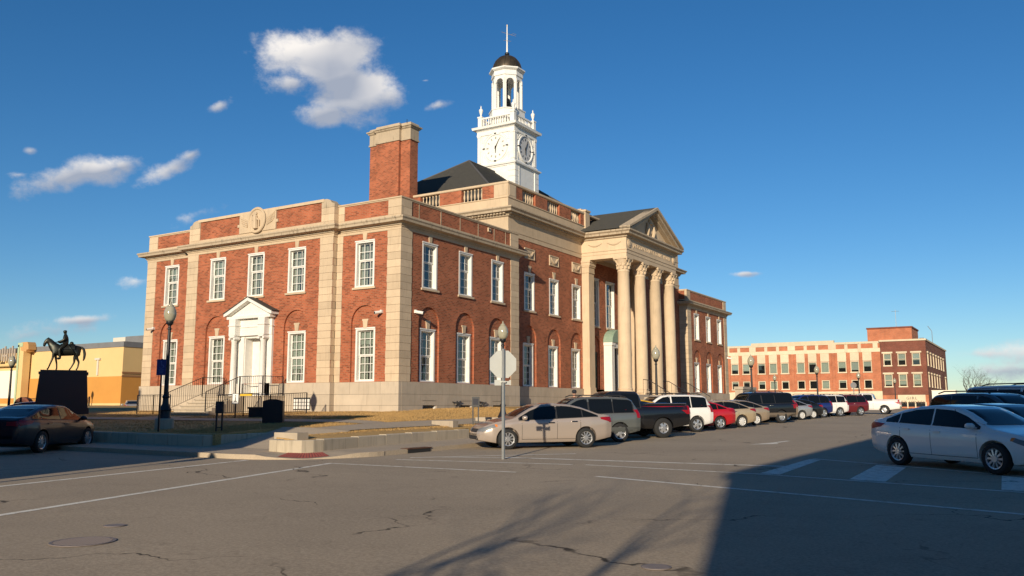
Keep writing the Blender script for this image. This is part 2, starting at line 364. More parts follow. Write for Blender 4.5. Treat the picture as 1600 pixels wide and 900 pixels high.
# ================================================================== SETTING
def grid_sheet(name, xs, ys, zf, m):
    vs = [(x, y, zf(x, y)) for y in ys for x in xs]; nx = len(xs)
    fs = [(j*nx+i, j*nx+i+1, (j+1)*nx+i+1, (j+1)*nx+i) for j in range(len(ys)-1) for i in range(nx-1)]
    return fromlist(name, vs, fs, m)
far = [-4000, -1500, -600, -300, -180, -110]
struct(grid_sheet('ground', far+[-84.66, -20, 40, 85.34]+[130, 250, 600, 1500, 4000], far+[-101.32, -40, 20, 98.676, 140, 250, 600, 1500, 4000], lambda x, y: zg(x, y)-.05, FIELD))
road = struct(grid_sheet('road', [-84.6, -40, 0, 20, 45, 80], [-75, -40, -10, 20, 60, 98.6, 130], lambda x, y: zg(x, y), ASPH))

def mark(name, pts, lab=None):
    """A painted sheet on the road: pts in road plan."""
    o = fromlist(name, [(x, y, zg(x, y)+.004) for x, y in pts], [tuple(range(len(pts)))], PAINT, road); return o
def line(name, a, b, w=.12):
    a = Vector(a); b = Vector(b); d = (b-a).normalized(); n = Vector((-d.y, d.x))*w/2
    return mark(name, [a-n, b-n, b+n, a+n])
line('crosswalk_line', (12.75, -25.6), (9.75, -14.75), .15)
line('crosswalk_line', (9.65, -14.72), (15.2, -14.6), .12)
line('crosswalk_line', (8.9, -26), (7.0, -15.0), .15)
line('crosswalk_line', (10.36, -12.85), (15.3, -12.05), .12)
line('crosswalk_line', (15.6, -11.95), (20.0, -12.38), .12)
line('crosswalk_line', (20.0, -12.384), (27.5, -14.35), .13)
line('crosswalk_line', (17.2, -14.62), (27.5, -17.6), .14)
line('stop_line', (12.4, -10.72), (20.05, -10.05), .2)
line('parking_line', (19.98, -7.1), (27.5, -11.9), .13)
mark('hatch_bar', [(19.93, -7.32), (20.25, -7.45), (20.42, -12.3), (19.97, -12.2)])
mark('hatch_bar', [(21.78, -8.5), (22.5, -9.0), (22.6, -12.85), (21.9, -12.7)])
mark('hatch_bar', [(24.5, -10.3), (25.3, -10.8), (25.3, -13.5), (24.6, -13.4)])
line('parking_line', (10.25, -12.1), (13.5, -8.4), .14)
line('parking_line', (10.9, -11.5), (13.3, -10.65), .12)
mark('arrow_marking', [(16.55, -1.2), (16.9, .3), (17.05, 1.9), (17.2, 1.9), (17.1, .3), (17.32, -.3)])
line('old_line', (17, -26.2), (8.6, -15.9), .09) if False else None
for k, (a, b) in enumerate((((11.5, -4.0), (8.8, -7.3)), ((11.9, -.2), (9.2, -3.5)), ((12, 3.8), (9.3, .5)), ((12, 9.6), (9.3, 6.3)), ((12, 13.2), (9.3, 9.9)))): line('parking_line', a, b, .1)

def manhole(x, y, r, lab):
    m = MB(); z = zg(x, y)
    m.lathe([(r, z+.003), (r, z+.012), (r*.9, z+.012), (r*.9, z+.004)], x, y, 28, 0, cap=False)
    n = 7
    for i in range(-n, n+1):
        u = i*r*.86/n; h = sqrt(max((r*.88)**2-u*u, 0))
        m.box(x-h, x+h, y+u-.008, y+u+.008, z+.003, z+.013); m.box(x+u-.008, x+u+.008, y-h, y+h, z+.0035, z+.0105)
    m.lathe([(r*.93, z+.004), (0.001, z+.005)], x, y, 28, 1, cap=False)
    tag(m.build('manhole_cover', [mat('cast_iron', (.19, .16, .15), .7, metal=.1), mat('iron_pit', (.045, .04, .045), .9)]), lab, 'manhole cover')
manhole(15.63, -25.1, .36, 'round iron manhole cover with a square grid pattern set in the road')
manhole(14.79, -24.13, .14, 'small round valve cap in the asphalt just beyond the gridded manhole')
manhole(21.97, -23.1, .15, 'small round valve cap in the asphalt beside the tree shadow')

# ---- sidewalk round the square, with a dropped corner
def sidewalk():
    m = MB(); H = .13
    def slab(x0, x1, y0, y1):
        vs = [(x, y, zg(x, y)+H) for x, y in ((x0, y0), (x1, y0), (x1, y1), (x0, y1))] + [(x, y, zg(x, y)-.05) for x, y in ((x0, y0), (x1, y0), (x1, y1), (x0, y1))]
        m.add(vs, [(0, 1, 2, 3), (0, 4, 5, 1), (1, 5, 6, 2), (2, 6, 7, 3), (3, 7, 4, 0)])
    # slabs with open joints
    y = -11.8
    while y < 60: slab(6.35, 9.05, y, y+1.79); y += 1.8
    x = 6.1
    while x > -60: slab(x-1.79, x, -14.85, -12.55); x -= 1.8
    cx, cy, n, q = 6.1, -11.8, 16, 8
    vs = []; fs = []
    for i in range(n+1):
        a = -pi/2 + (pi/2)*i/n
        for j in range(q+1):
            r = 2.97*j/q; px, py = cx+r*cos(a), cy+r*sin(a)*3.05/2.97
            dip = max(0, 1-abs((a+.82)/.45))**.6 * clip((r-1.5)/1.35, 0, 1)
            vs.append((px, py, zg(px, py)+H-(H-.004)*dip+(.0002 if j else 0)))
    w = q+1
    for i in range(n):
        for j in range(q): fs.append((i*w+j, i*w+j+1, (i+1)*w+j+1, (i+1)*w+j))
    o = len(vs)
    for i in range(n+1): v = vs[i*w+q]; vs.append((v[0], v[1], zg(v[0], v[1])-.05))
    for i in range(n): fs.append((i*w+q, o+i, o+i+1, (i+1)*w+q))
    m.add(vs, fs)
    sw = struct(m.build('sidewalk', SIDEW))
    t = MB(); a0, a1 = -1.08, -.58                     # red tactile plate on the dropped corner
    vs = []; 
    for i in range(9):
        a = a0+(a1-a0)*i/8
        for j in range(5):
            r = 1.95+.85*j/4; px, py = cx+r*cos(a), cy+r*sin(a)*3.05/2.97
            dip = max(0, 1-abs((a+.82)/.45))**.6 * clip((r-1.5)/1.35, 0, 1)
            vs.append((px, py, zg(px, py)+H-(H-.004)*dip+.012))
    t.add(vs, [(i*5+j, i*5+j+1, (i+1)*5+j+1, (i+1)*5+j) for i in range(8) for j in range(4)])
    for i in range(16):
        a = a0+.02+(a1-a0-.04)*i/15
        for j in range(7):
            r = 2.0+.75*j/6; px, py = cx+r*cos(a), cy+r*sin(a)*3.05/2.97
            dip = max(0, 1-abs((a+.82)/.45))**.6 * clip((r-1.5)/1.35, 0, 1)
            t.lathe([(.035, zg(px, py)+H-(H-.004)*dip+.012), (.02, zg(px, py)+H-(H-.004)*dip+.026)], px, py, 6)
    o = t.build('tactile_paving', TACT, sw); o['label'] = 'red bumpy tactile plate on the dropped kerb'
sidewalk()
m = MB(); z = zg(9.3, -10.1)                              # storm drain in the kerb
m.box(9.04, 9.075, -10.7, -9.6, z+.0, z+.115, 1); m.box(8.8, 9.09, -10.74, -9.56, z+.134, z+.145, 0); m.box(9.055, 9.085, -10.74, -9.56, z+.112, z+.134, 0)
tag(m.build('storm_drain', [RUST, DARK]), 'rusty storm drain opening in the kerb near the stop sign', 'storm drain')

# ---- lawn
def wall_x(y): return lerp_t([(-12.9, 7.25), (-12.4, 7.3), (-11.5, 7.15), (-9, 6.88), (-7.1, 6.68), (-4, 6.53), (-3.9, 6.36)], y)
def lerp_t(T, x):
    if x <= T[0][0]: return T[0][1]
    for (a, va), (b, vb) in zip(T, T[1:]):
        if x <= b: return va+(vb-va)*(x-a)/(b-a)
    return T[-1][1]
def lawn():
    xs = [-60+2*i for i in range(29)] + [-2+.6*i for i in range(13)] + [5.9, 6.3]
    ys = [-12.95, -12.6]+[-12+.6*i for i in range(21)] + [.6, 1]+[2.5+2.5*i for i in range(21)]
    xs = sorted(set(round(x, 3) for x in xs)); n = len(xs)
    vs = []; idx = {}; fs = []; out = lambda x, y: (2.7 < x < 5.85 and y < -9.65) or (y < -12.6 and x < 5.9)
    for j, y in enumerate(ys):
        for i, x in enumerate(xs+[99]):
            xx = min(x, wall_x(y)) if x < 99 else wall_x(y)
            idx[(i, j)] = len(vs); vs.append((xx, y, zl(xx, y)+.012*sin(xx*2.1+y)*cos(y*1.7)-(.04 if x == 99 else 0)))
    for i in range(n):
        for j in range(len(ys)-1):
            xm = (xs[i]+xs[i+1])/2 if i+1 < n else 6.5
            if out(xm, (ys[j]+ys[j+1])/2): continue
            fs.append((idx[(i, j)], idx[(i+1, j)], idx[(i+1, j+1)], idx[(i, j+1)]))
    cnt = {}
    for f in fs:
        for a, b in zip(f, f[1:]+f[:1]): cnt[(min(a, b), max(a, b))] = cnt.get((min(a, b), max(a, b)), 0)+1
    for (a, b), c in cnt.items():
        if c == 1:
            o = len(vs); vs.append((vs[a][0], vs[a][1], vs[a][2]-.7)); vs.append((vs[b][0], vs[b][1], vs[b][2]-.7)); fs.append((a, b, o+1, o))
    o = fromlist('lawn', vs, fs, GRASS); struct(o)
    # ramped entrance walk between the two walls
    m = MB(); gx = [2.72+.391*i for i in range(9)]; gy = [-12.8+.45*j for j in range(8)]
    m.add([(x, y, (zg(x, y)+.134)*(1-min(1, (y+12.8)/3.1))+(zl(x, y)+.02)*min(1, (y+12.8)/3.1)) for y in gy for x in gx], [(j*9+i, j*9+i+1, (j+1)*9+i+1, (j+1)*9+i) for j in range(7) for i in range(8)])
    struct(m.build('entrance_walk', SIDEW))
    rng = random.Random(3); g = MB()
    def tuft(x, y):
        z = zl(x, y)-.01
        for k in range(4):
            a = rng.uniform(0, 2*pi); h = rng.uniform(.03, .075); w = .006; dx, dy = cos(a)*w, sin(a)*w; lx, ly = rng.uniform(-.04, .04), rng.uniform(-.04, .04)
            ox, oy = x+rng.uniform(-.05, .05), y+rng.uniform(-.05, .05)
            g.add([(ox-dx, oy-dy, z), (ox+dx, oy+dy, z), (ox+lx, oy+ly, z+h)], [(0, 1, 2)])
    for k in range(40000):
        if k % 3: x, y = rng.uniform(-.2, 6.25), rng.uniform(-12.4, 8)
        else: x, y = rng.uniform(-18, 3), rng.uniform(-12.4, -.5)
        if (2.7 < x < 6 and y < -9.5) or (4.15 < x < 5.8 and y > -9.6) or (-7.3 < y < -5.7 and x < 4.5) or (x < -.05 and y > -.05): continue
        tuft(x, y)
    me = g.mesh('grass_blades', [GRASS], fix=False); go = ob('grass_blades', me); go['kind'] = 'stuff'; go['label'] = 'short straw coloured winter grass blades on the lawn'; go['category'] = 'grass'
    p = MB()                                                     # walks across the lawn
    def strip(pts, w):
        vs = []
        for i, (x, y) in enumerate(pts):
            d = Vector(pts[min(i+1, len(pts)-1)])-Vector(pts[max(i-1, 0)]); n = Vector((-d.y, d.x)).normalized()*w/2
            vs += [(x+n.x*q, y+n.y*q, zl(x+n.x*q, y+n.y*q)+.022) for q in (-1, -.5, 0, .5, 1)]
        p.add(vs, [(5*i+q, 5*i+q+1, 5*i+q+6, 5*i+q+5) for i in range(len(pts)-1) for q in range(4)])
    strip([(4.97, -9.7+.4*i) for i in range(100)], 1.45)
    strip([(4.22-.45*i, -6.5) for i in range(80)], 1.3)
    strip([(-9.43, -5.82+.2*i) for i in range(6)], 3)
    struct(p.build('path', SIDEW))
lawn()

# ---- low retaining walls of concrete blocks
def ret_wall(pts, label, h=.36, th=.3, cuts=None):
    root = thing('retaining_wall', label, 'wall', (pts[0][0], pts[0][1], zg(*pts[0])+.1), world=True)
    P = [Vector(p) for p in pts]; tot = sum((b-a).length for a, b in zip(P, P[1:]))
    def at(s):
        for a, b in zip(P, P[1:]):
            l = (b-a).length
            if s <= l or b is P[-1]: return a+(b-a)*(s/l)
            s -= l
    s = 0; rng = random.Random(len(pts))
    while s < tot-.1:
        e = min(tot, s+rng.uniform(1.35, 1.75)); k = 4; m = MB(); path = [at(s+.012+(e-s-.024)*i/k) for i in range(k+1)]
        zb = zg(path[2].x, path[2].y)+.1; zt = zb+.03+h
        m.sweep(path, [(0, zb), (0, zt-.02), (-.02, zt), (-th+.02, zt), (-th, zt-.02), (-th, zb)])
        m.build('wall_block', WALLC, root); s = e
    return root
R = [(5.95, -11.2), (5.95, -13.2)]
arc = [(6.9-.95*cos(a), -13.05-.5*sin(a)) for a in [.3*i for i in range(0, 6)]]
ret_wall([(5.9, -12.5), (5.92, -13.2), (6.15, -13.5), (6.6, -13.58), (7.1, -13.5), (7.42, -13.2), (7.45, -12.6), (7.32, -11.5), (7.05, -9), (6.85, -7.1), (6.7, -4.0)], 'sunlit low concrete block retaining wall curving round the lawn corner by the red tactile plate', .33)
ret_wall([(-40, -12.75), (1.9, -12.85), (2.5, -12.8), (2.85, -12.4), (3.0, -11.0), (3.0, -9.8)], 'shaded low concrete retaining wall along the lawn behind the dark sedan', .36)
for (x0, x1, y0, y1, dz, lab) in ((5.75, 6.7, -12.9, -12.45, .0, 'pale stone end block on the lawn just behind the curved corner wall'),
                                  (5.3, 6.3, -4.5, -4.15, .14, 'pale stone block at the end of the lawn strip near the bronze sedan'),
                                  (4.9, 6.2, -.9, -.4, .22, 'pale stone block on the lawn behind the bonnet of the bronze sedan')):
    b = MB(); z = zl((x0+x1)/2, y0); b.box(x0, x1, y0, y1, z-.15, z+.16+dz*.3); tag(b.build('stone_block', CONC), lab, 'stone block')

# ================================================================== COURTHOUSE
CH = thing('courthouse', 'large red brick courthouse with limestone trim, columned portico and white clock tower', 'courthouse', (0, 0, 1.4), world=True)
ZW, ZLB, ZLT, ZUB, ZUT, ZB, ZC0, ZC1, ZP = 2.82, 2.83, 5.40, 7.38, 9.68, 10.02, 10.2, 10.56, 11.64
LX, LW, LT = 18.9, 10.77, 49.46
FL = Fac(0, 0, (-1, 0), (0, -1)); FLc = Fac(0, -.3, (-1, 0), (0, -1)); FF = Fac(0, 0, (0, 1), (1, 0)); FC = Fac(-.7, 0, (0, 1), (1, 0))

# window prototypes: x across, y inwards, z up from the opening's bottom
def win_parts(w, h, ru, rl, key):
    c = .10; f = MB()
    for (a, b) in ((-w/2, -w/2+c), (w/2-c, w/2)): f.box(a, b, -.015, .26, 0, h)
    f.box(-w/2+c, w/2-c, -.015, .26, h-c, h); f.box(-w/2+c, w/2-c, -.015, .26, 0, .07)
    f.box(-w/2-.02, w/2+.02, -.05, -.016, h-.03, h+.03)
    iw = w-2*c; ih = h-c-.07; rows = ru+rl; zsplit = .07+ih*rl/rows
    bars = MB()
    for (z0, z1, y0, r) in ((zsplit, h-c, .15, ru), (.07, zsplit, .19, rl)):
        bars.box(-iw/2, -iw/2+.05, y0, y0+.04, z0, z1); bars.box(iw/2-.05, iw/2, y0, y0+.04, z0, z1)
        bars.box(-iw/2+.05, iw/2-.05, y0, y0+.04, z0, z0+.055); bars.box(-iw/2+.05, iw/2-.05, y0, y0+.04, z1-.055, z1)
        for i in (1, 2): x = -iw/2+iw*i/3; bars.box(x-.014, x+.014, y0+.004, y0+.036, z0+.055, z1-.055)
        for i in range(1, r): z = z0+(z1-z0)*i/r; bars.box(-iw/2+.05, iw/2-.05, y0+.006, y0+.034, z-.014, z+.014)
    pu = MB(); pu.add([(-iw/2+.02, .17, zsplit+.02), (iw/2-.02, .17, zsplit+.02), (iw/2-.02, .17, h-c-.02), (-iw/2+.02, .17, h-c-.02)], [(0, 1, 2, 3)])
    pl = MB(); pl.add([(-iw/2+.02, .21, .09), (iw/2-.02, .21, .09), (iw/2-.02, .21, zsplit), (-iw/2+.02, .21, zsplit)], [(0, 1, 2, 3)])
    cu = MB()
    for s in (-1, 1):
        n = 14; vs = []
        for i in range(n+1):
            x = s*(iw/2-.0)-s*(iw*.46)*i/n; y = .33+.03*sin(i*2.2+s)
            vs += [(x, y, .05), (x, y, h-.08)]
        cu.add(vs, [(2*i, 2*i+2, 2*i+3, 2*i+1) for i in range(n)])
    bl = []
    for q in (.28, .5, .75): b_ = MB(); b_.box(-iw/2, iw/2, .27, .28, h-.1-(h-.2)*q, h-.1); bl.append(b_.mesh('blind', [SHADE_]))
    return dict(blind=bl, frame=f.mesh('window', [WHITE]), bars=bars.mesh('glazing_bars', [WHITE]), pane=[pu.mesh('pane', [GLASS]), pl.mesh('pane', [GLASS])], curtain=cu.mesh('curtain', [CURT]))
WU = win_parts(1.22, ZUT-ZUB-.02, 2, 3, 'u'); WLo = win_parts(1.22, ZLT-ZLB, 3, 3, 'l'); WT = win_parts(1.45, 3.35, 3, 3, 't')
ms = MB(); ms.box(-.72, .72, -.09, -.02, -.1, .0); SILL = ms.mesh('sill', [STONE])
ms = MB(); ms.prism([(-.1, 0), (.1, 0), (.14, .35), (-.14, .35)], lambda u, w, d: (u, d, w), -.05, .02); KEYU = ms.mesh('keystone', [STONE])
ms = MB(); ms.prism([(-.11, 0), (.11, 0), (.15, .34), (.19, .36), (.19, .44), (-.19, .44), (-.19, .36), (-.15, .34)], lambda u, w, d: (u, d, w), -.05, .05); KEYL = ms.mesh('keystone', [STONE])
WR = random.Random(12)
def put_window(F, u, z, P, d=0, sill=True, key=KEYU, curtain=True, kz=None, parent=CH):
    p = F.pt(u, z, d); w = ob('window', P['frame'], parent, p, F.rz)
    ob('glazing_bars', P['bars'], w, (0, 0, 0)); [ob('pane', q, w, (0, 0, 0)) for q in P['pane']]
    if curtain: ob('curtain', P['curtain'], w, (0, 0, 0))
    k = WR.random()
    if k < .4: ob('blind', P['blind'][int(k*10) % 3], w, (0, 0, 0))
    if sill: ob('sill', SILL, w, (0, 0, 0))
    if key: ob('keystone', key, w, (0, 0, kz))
    return w
# quoin stones: shared meshes
def quoins(mesh_pair, x, y, rz=0, n=20):
    for i in range(n): ob('quoin_stone', mesh_pair[i % 2], CH, (x, y, ZW+i*.36), rz)
def lstone(a, b):                                  # corner block running a along -X and b along +Y, corner at 0,0, proud .035
    m = MB(); e = .03; g = .006
    m.sweep([(-a, -e), (e, -e), (e, b)], [(0, g), (0, .36-g), (-.06, .36-g), (-.06, g)]); return m.mesh('quoin_stone', [STONE])
def fstone(w):                                     # flat block on a -Y face
    m = MB(); m.box(-w/2, w/2, -.03, .05, .006, .354); return m.mesh('quoin_stone', [STONE])
QC = [lstone(.78, .82), lstone(.80, .84)]
quoins(QC, 0, 0)
QE = [fstone(.80), fstone(.82)]
quoins(QE, -LX+.40, 0)                              # left end
for x in (-3.81, -15.09): quoins([fstone(.36), fstone(.38)], x, 0)
QP = []
for a in (.86, .89):
    m = MB(); m.box(-a/2, a/2, -.03, .26, .006, .354); QP.append(m.mesh('quoin_stone', [STONE]))
quoins(QP, -4.44, -.3); quoins(QP, -14.48, -.3)
quoins([fstone(.86), fstone(.89)], 0, LW-.43, pi/2)
QF = [lstone(.7, .86), lstone(.7, .89)]; quoins(QF, 0, LT-LW); quoins([fstone(.86), fstone(.89)], 0, LT-.43, pi/2)
# -- returns of the near wing's and far wing's inner ends, other brick bodies
# wall meshes --------------------------------------------------------
UPL = [2.2, 6.46, 9.43, 12.4, 16.66]; FR = [LW/2-3.105, LW/2, LW/2+3.105]
def brick_face(F, u0, u1, ups, los, z1=ZB, d=0, name='brick_wall', extra=[]):
    m = MB(); holes = extra + [rect(u-.61, u+.61, ZUB, ZUT) for u in ups] + [arch(u, .84, ZW+.02, 5.66) for u in los]
    wall(m, F, rect(u0, u1, ZW, z1), holes, d, .1)
    for u in los:                                   # recessed arched field round the window
        wall(m, F, arch(u, .84, ZW+.02, 5.66), [rect(u-.61, u+.61, ZLB+.015, ZLT)], d+.1, .25)
    return m.build(name, BRICK, CH)
brick_face(FL, 0.0, 3.99, [2.2], [2.15]); brick_face(FL, 14.91, LX, [16.66], [16.62])
brick_face(FLc, 4.0, 14.9, [6.46, 9.43, 12.4], [6.4, 12.35], extra=[rect(8.7, 10.16, ZW+.02, 5.3)])
brick_face(FF, 0.0, LW, FR, FR); brick_face(FF, LT-LW, LT, [LT-u for u in FR], [LT-u for u in FR])
CW = [13.2, 16.3, 19.4]; CW2 = [LT-u for u in CW]; PWn = [22.15, 24.73, 27.31]
m = MB(); holes = [rect(u-.61, u+.61, ZUB, ZUT) for u in CW+CW2] + [arch(u, .84, ZW+.02, 5.66) for u in CW+CW2+[22.15, 27.31]] + [rect(u-.725, u+.725, 7.15, 10.5) for u in PWn]
wall(m, FC, rect(LW, LT-LW, ZW, 11.62), holes, 0, .1)
for u in CW+CW2+[22.15, 27.31]: wall(m, FC, arch(u, .84, ZW+.02, 5.66), [rect(u-.61, u+.61, ZLB+.015, ZLT)], .1, .25)
m.build('brick_wall', BRICK, CH)
m = MB(); m.box(-18.9, -18.6, .02, LW, 1.4, 10.02); m.box(-18.6, -.02, LW-.3, LW-.01, 2.82, 11.6); m.box(-18.9, -.7, LT-LW+.01, LT-LW+.3, 2.82, 11.6); m.box(-.02, -.3, LT-.3, LT-.01, 2.8, 10.0); m.box(-.7, -.005, LT-LW+.004, LT-LW+.2, 1.4, 10.02)
m.box(-18.2, -17.9, LW, LT-LW, 1.4, 11.6); m.box(-18.9, -.3, LT-.3, LT-.02, 1.4, 10.02); m.box(-18.9, -18.6, LT-LW, LT-.3, 1.4, 10.02); m.build('brick_wall', BRICK, CH)
m = MB()                                            # black sheets added to keep the hollow interior dark behind the windows
m.box(-18.5, -1.2, 1.0, 1.05, 1.5, 10.0); m.box(-1.1, -1.05, 1.0, 10.2, 1.5, 10.0); m.box(-1.9, -1.85, 11.2, 38.2, 1.5, 11.5); m.box(-1.1, -1.05, LT-LW+.4, LT-.4, 1.5, 10.0)
m.build('dark_backing', DARK, CH)
for u in UPL: put_window(FL if u in (2.2, 16.66) else FLc, u, ZUB, WU, kz=ZUT-ZUB)
for u in (2.15, 6.4, 12.35, 16.62): put_window(FL if u in (2.15, 16.62) else FLc, u, ZLB, WLo, d=.1, sill=False, key=KEYL, kz=ZLT-ZLB)
for u in FR + [LT-u for u in FR]:
    put_window(FF, u, ZUB, WU, kz=ZUT-ZUB); put_window(FF, u, ZLB, WLo, d=.1, sill=False, key=KEYL, kz=ZLT-ZLB)
for u in CW+CW2:
    put_window(FC, u, ZUB, WU, key=KEYL, kz=ZUT-ZUB); put_window(FC, u, ZLB, WLo, d=.1, sill=False, key=KEYL, kz=ZLT-ZLB)
for u in PWn: put_window(FC, u, 7.15, WT, key=None)
for u in (22.15, 27.31):                            # dark bronze doors under the portico
    m = MB(); FC.box(m, u-.6, u+.6, ZLB, ZLT, .18, .24)
    for a in (-.56, -.02, .5): FC.box(m, u+a, u+a+.06, ZLB, ZLT, .14, .18)
    for zz in (2.85, 3.6, 4.4, 5.3): FC.box(m, u-.6, u+.6, zz, zz+.06, .145, .18)
    m.build('bronze_screen', mat('screen_green', (.03, .045, .035), .5), CH)
    ob('keystone', KEYL, CH, FC.pt(u, ZLT, .1), FC.rz)
# carved panels on the central wall
for u in CW+CW2:
    m = MB(); FC.box(m, u-.6, u+.6, 10.52, 11.18, -.03, .02)
    for (a, b, c, d) in ((-.6, .6, 10.52, 10.58), (-.6, .6, 11.12, 11.18), (-.6, -.54, 10.58, 11.12), (.54, .6, 10.58, 11.12)): FC.box(m, u+a, u+b, c, d, -.07, -.03)
    m.tube([FC.pt(u-.42+.84*i/10, 11.0-.3*sin(pi*i/10), -.05) for i in range(11)], [.05+.04*sin(pi*i/10) for i in range(11)], 6)
    for a in (-.42, .42): m.tube([FC.pt(u+a, 11.05, -.04), FC.pt(u+a, 10.68, -.04)], [.06, .03], 6)
    m.build('carved_panel', STONE, CH)
# base courses: stones with joints
def base_course(F, u0, u1, z0=1.2, gaps=(), off=0, back=.12):
    lv = [z0, 1.72, 2.24, ZW]
    for k in range(3):
        u = u0; j = 0
        while u < u1-.01:
            e = u+(1.9 if (j or k % 2) else 1.1); 
            if e > u1-.5: e = u1
            if not (k == 0 and any(g0 < e and g1 > u for g0, g1 in gaps)):
                m = MB(); F.box(m, u+.006, e-.006, lv[k]+.005, lv[k+1]-.005, -.09+off, back); m.build('base_stone', STONEB, CH)
            else:
                segs = []; c = u
                for g0, g1 in sorted(gaps):
                    if g0 < e and g1 > u: segs.append((c, g0)); c = g1
                segs.append((c, e)); m = MB()
                for a, b in segs:
                    if b-a > .02: F.box(m, a+.006, b-.006, lv[k]+.005, lv[k+1]-.005, -.09+off, back)
                for g0, g1 in gaps:
                    if g0 < e and g1 > u: a, b = max(g0, u), min(g1, e); F.box(m, a, b, 1.93, lv[1+k]-.005 if lv[1+k] > 1.94 else 1.95, -.09+off, back)
                m.build('base_stone', STONEB, CH)
            u = e; j += 1
bg = [(u-.55, u+.55) for u in FR]
base_course(FL, -.09, 3.9); base_course(FLc, 3.9, 8.78, back=.32); base_course(FLc, 10.08, 15.0, back=.32); base_course(FL, 15.0, LX+.09)
base_course(FF, .121, LW, gaps=bg); base_course(FC, LW+.1, 20.4); base_course(FF, LT-LW, LT); base_course(FC, 29.1, LT-LW-.1)
for u in FR + [12.6]:                               # basement windows
    F = FF if u < 12 else FC
    m = MB(); F.box(m, u-.55, u+.55, 1.45, 1.93, .10, .14, 0)
    for zz in (1.5, 1.62, 1.74, 1.86): F.box(m, u-.5, u+.5, zz, zz+.05, .06, .1, 1)
    F.box(m, u+.47, u+.55, 1.45, 1.93, -.05, .1, 2); F.box(m, u-.55, u-.47, 1.45, 1.93, -.05, .1, 2)
    m.build('basement_window', [DARK, GREYM, WHITE], CH)
# frieze, cornice and parapet of a wing, following its outline
def wing_trim(path, closed=False, piers=()):
    m = MB()
    m.sweep(path, [(.035, ZB), (.035, ZC0-.05), (.07, ZC0-.05), (.07, ZC0), (-.2, ZC0), (-.2, ZB)], mi=0); m.build('frieze', STONE, CH)
    m = MB()
    m.sweep(path, [(.05, ZC0), (.12, ZC0+.03), (.13, ZC0+.09), (.3, ZC0+.12), (.40, ZC0+.14), (.42, ZC0+.24), (.47, ZC0+.30), (.47, ZC1), (.0, ZC1+.03), (-.2, ZC1+.03), (-.2, ZC0)])
    m.build('cornice', STONED, CH)
    m = MB(); m.sweep(path, [(.0, ZC1), (.0, 10.77), (-.25, 10.77), (-.25, ZC1)]); m.build('parapet_base', STONE, CH)
    m = MB(); m.sweep(path, [(-.04, 10.77), (-.04, 11.5), (-.25, 11.5), (-.25, 10.77)]); m.build('parapet_brick', BRICK, CH)
    m = MB(); m.sweep(path, [(.0, 11.5), (.0, 11.54), (.04, 11.56), (.04, 11.62), (-.1, ZP), (-.29, ZP-.02), (-.29, 11.5)]); m.build('coping', STONE, CH)
def pier(F, u0, u1, z0=10.77, z1=11.5, d0=-.005, d1=.2, k=2, m_=STONE):
    h = (z1-z0)/k
    for i in range(k): b = MB(); F.box(b, u0, u1, z0+i*h+.006, z0+(i+1)*h-.006, d0, d1); b.build('parapet_stone', m_, CH)
wing_trim([(-LX, LW), (-LX, 0), (-14.9, 0)]); wing_trim([(-4.0, 0), (0, 0), (0, LW), (-1.5, LW)])
wing_trim([(-1.5, LT-LW), (0, LT-LW), (0, LT), (-LX, LT)])
for F, a, b in ((FL, -.005, .8), (FF, .21, .8), (FF, LW-.86, LW+.005), (FF, LT-LW-.005, LT-LW+.86), (FF, LT-.86, LT), (FL, 3.6, 3.99), (FL, 14.92, 15.3), (FL, LX-.78, LX)): pier(F, a, b)
# thin rain pipes on the brick parapet of the front
for u in (1.4, 3.2, 4.9, 6.6, 8.2, 9.4):
    m = MB(); FF.box(m, u, u+.03, 10.78, 11.49, .02, .05); m.build('parapet_joint', STONED, CH)
m = MB(); FF.box(m, 7.55, 7.8, 11.2, 11.42, -.03, .05); FF.box(m, 7.6, 7.75, 11.25, 11.37, -.035, -.03, 1); m.build('scupper', [STONE, DARK], CH)
# central bay of the left facade
path = [(-14.9, 0), (-14.9, -.3), (-4.0, -.3), (-4.0, 0)]
m = MB(); m.sweep(path, [(.035, ZB), (.035, ZC0-.05), (.07, ZC0-.05), (.07, ZC0), (-.2, ZC0), (-.2, ZB)]); m.build('frieze', STONE, CH)
m = MB(); m.sweep([(-14.9, .02), (-14.9, -.3), (-4.0, -.3), (-4.0, .02)], [(.05, ZC0), (.12, ZC0+.03), (.13, ZC0+.09), (.3, ZC0+.12), (.40, ZC0+.14), (.42, ZC0+.24), (.47, ZC0+.30), (.47, ZC1+.003), (.0, ZC1+.033), (-.2, ZC1+.033), (-.2, ZC0)]); m.build('cornice', STONED, CH)
m = MB(); FLc.box(m, 4.0, 14.9, ZC1, 10.83, 0, .5); m.build('parapet_base', STONE, CH)
m = MB(); FLc.box(m, 4.86, 14.04, 10.83, 11.84, .04, .5); m.build('parapet_brick', BRICK, CH)
m = MB(); FLc.box(m, 4.7, 14.2, 11.84, 11.99, -.04, .54); m.build('coping', STONE, CH)
for s, u0 in ((1, 4.0), (-1, 14.9)):                # end piers with a scrolled shoulder
    a, b = (u0, u0+.86) if s > 0 else (u0-.86, u0)
    for z0, z1 in ((10.835, 11.18), (11.19, 11.52)):
        m = MB(); FLc.box(m, a, b, z0, z1, -.01, .5); m.build('parapet_stone', STONE, CH)
    m = MB(); pr = [(u0, 11.53), (u0+s*.86, 11.53), (u0+s*.86, 11.985), (u0+s*.5, 11.97), (u0+s*.3, 11.9), (u0+s*.18, 11.76), (u0, 11.7)]
    m.prism(pr, FLc.pt, -.012, .5); m.build('scroll_stone', STONED, CH)
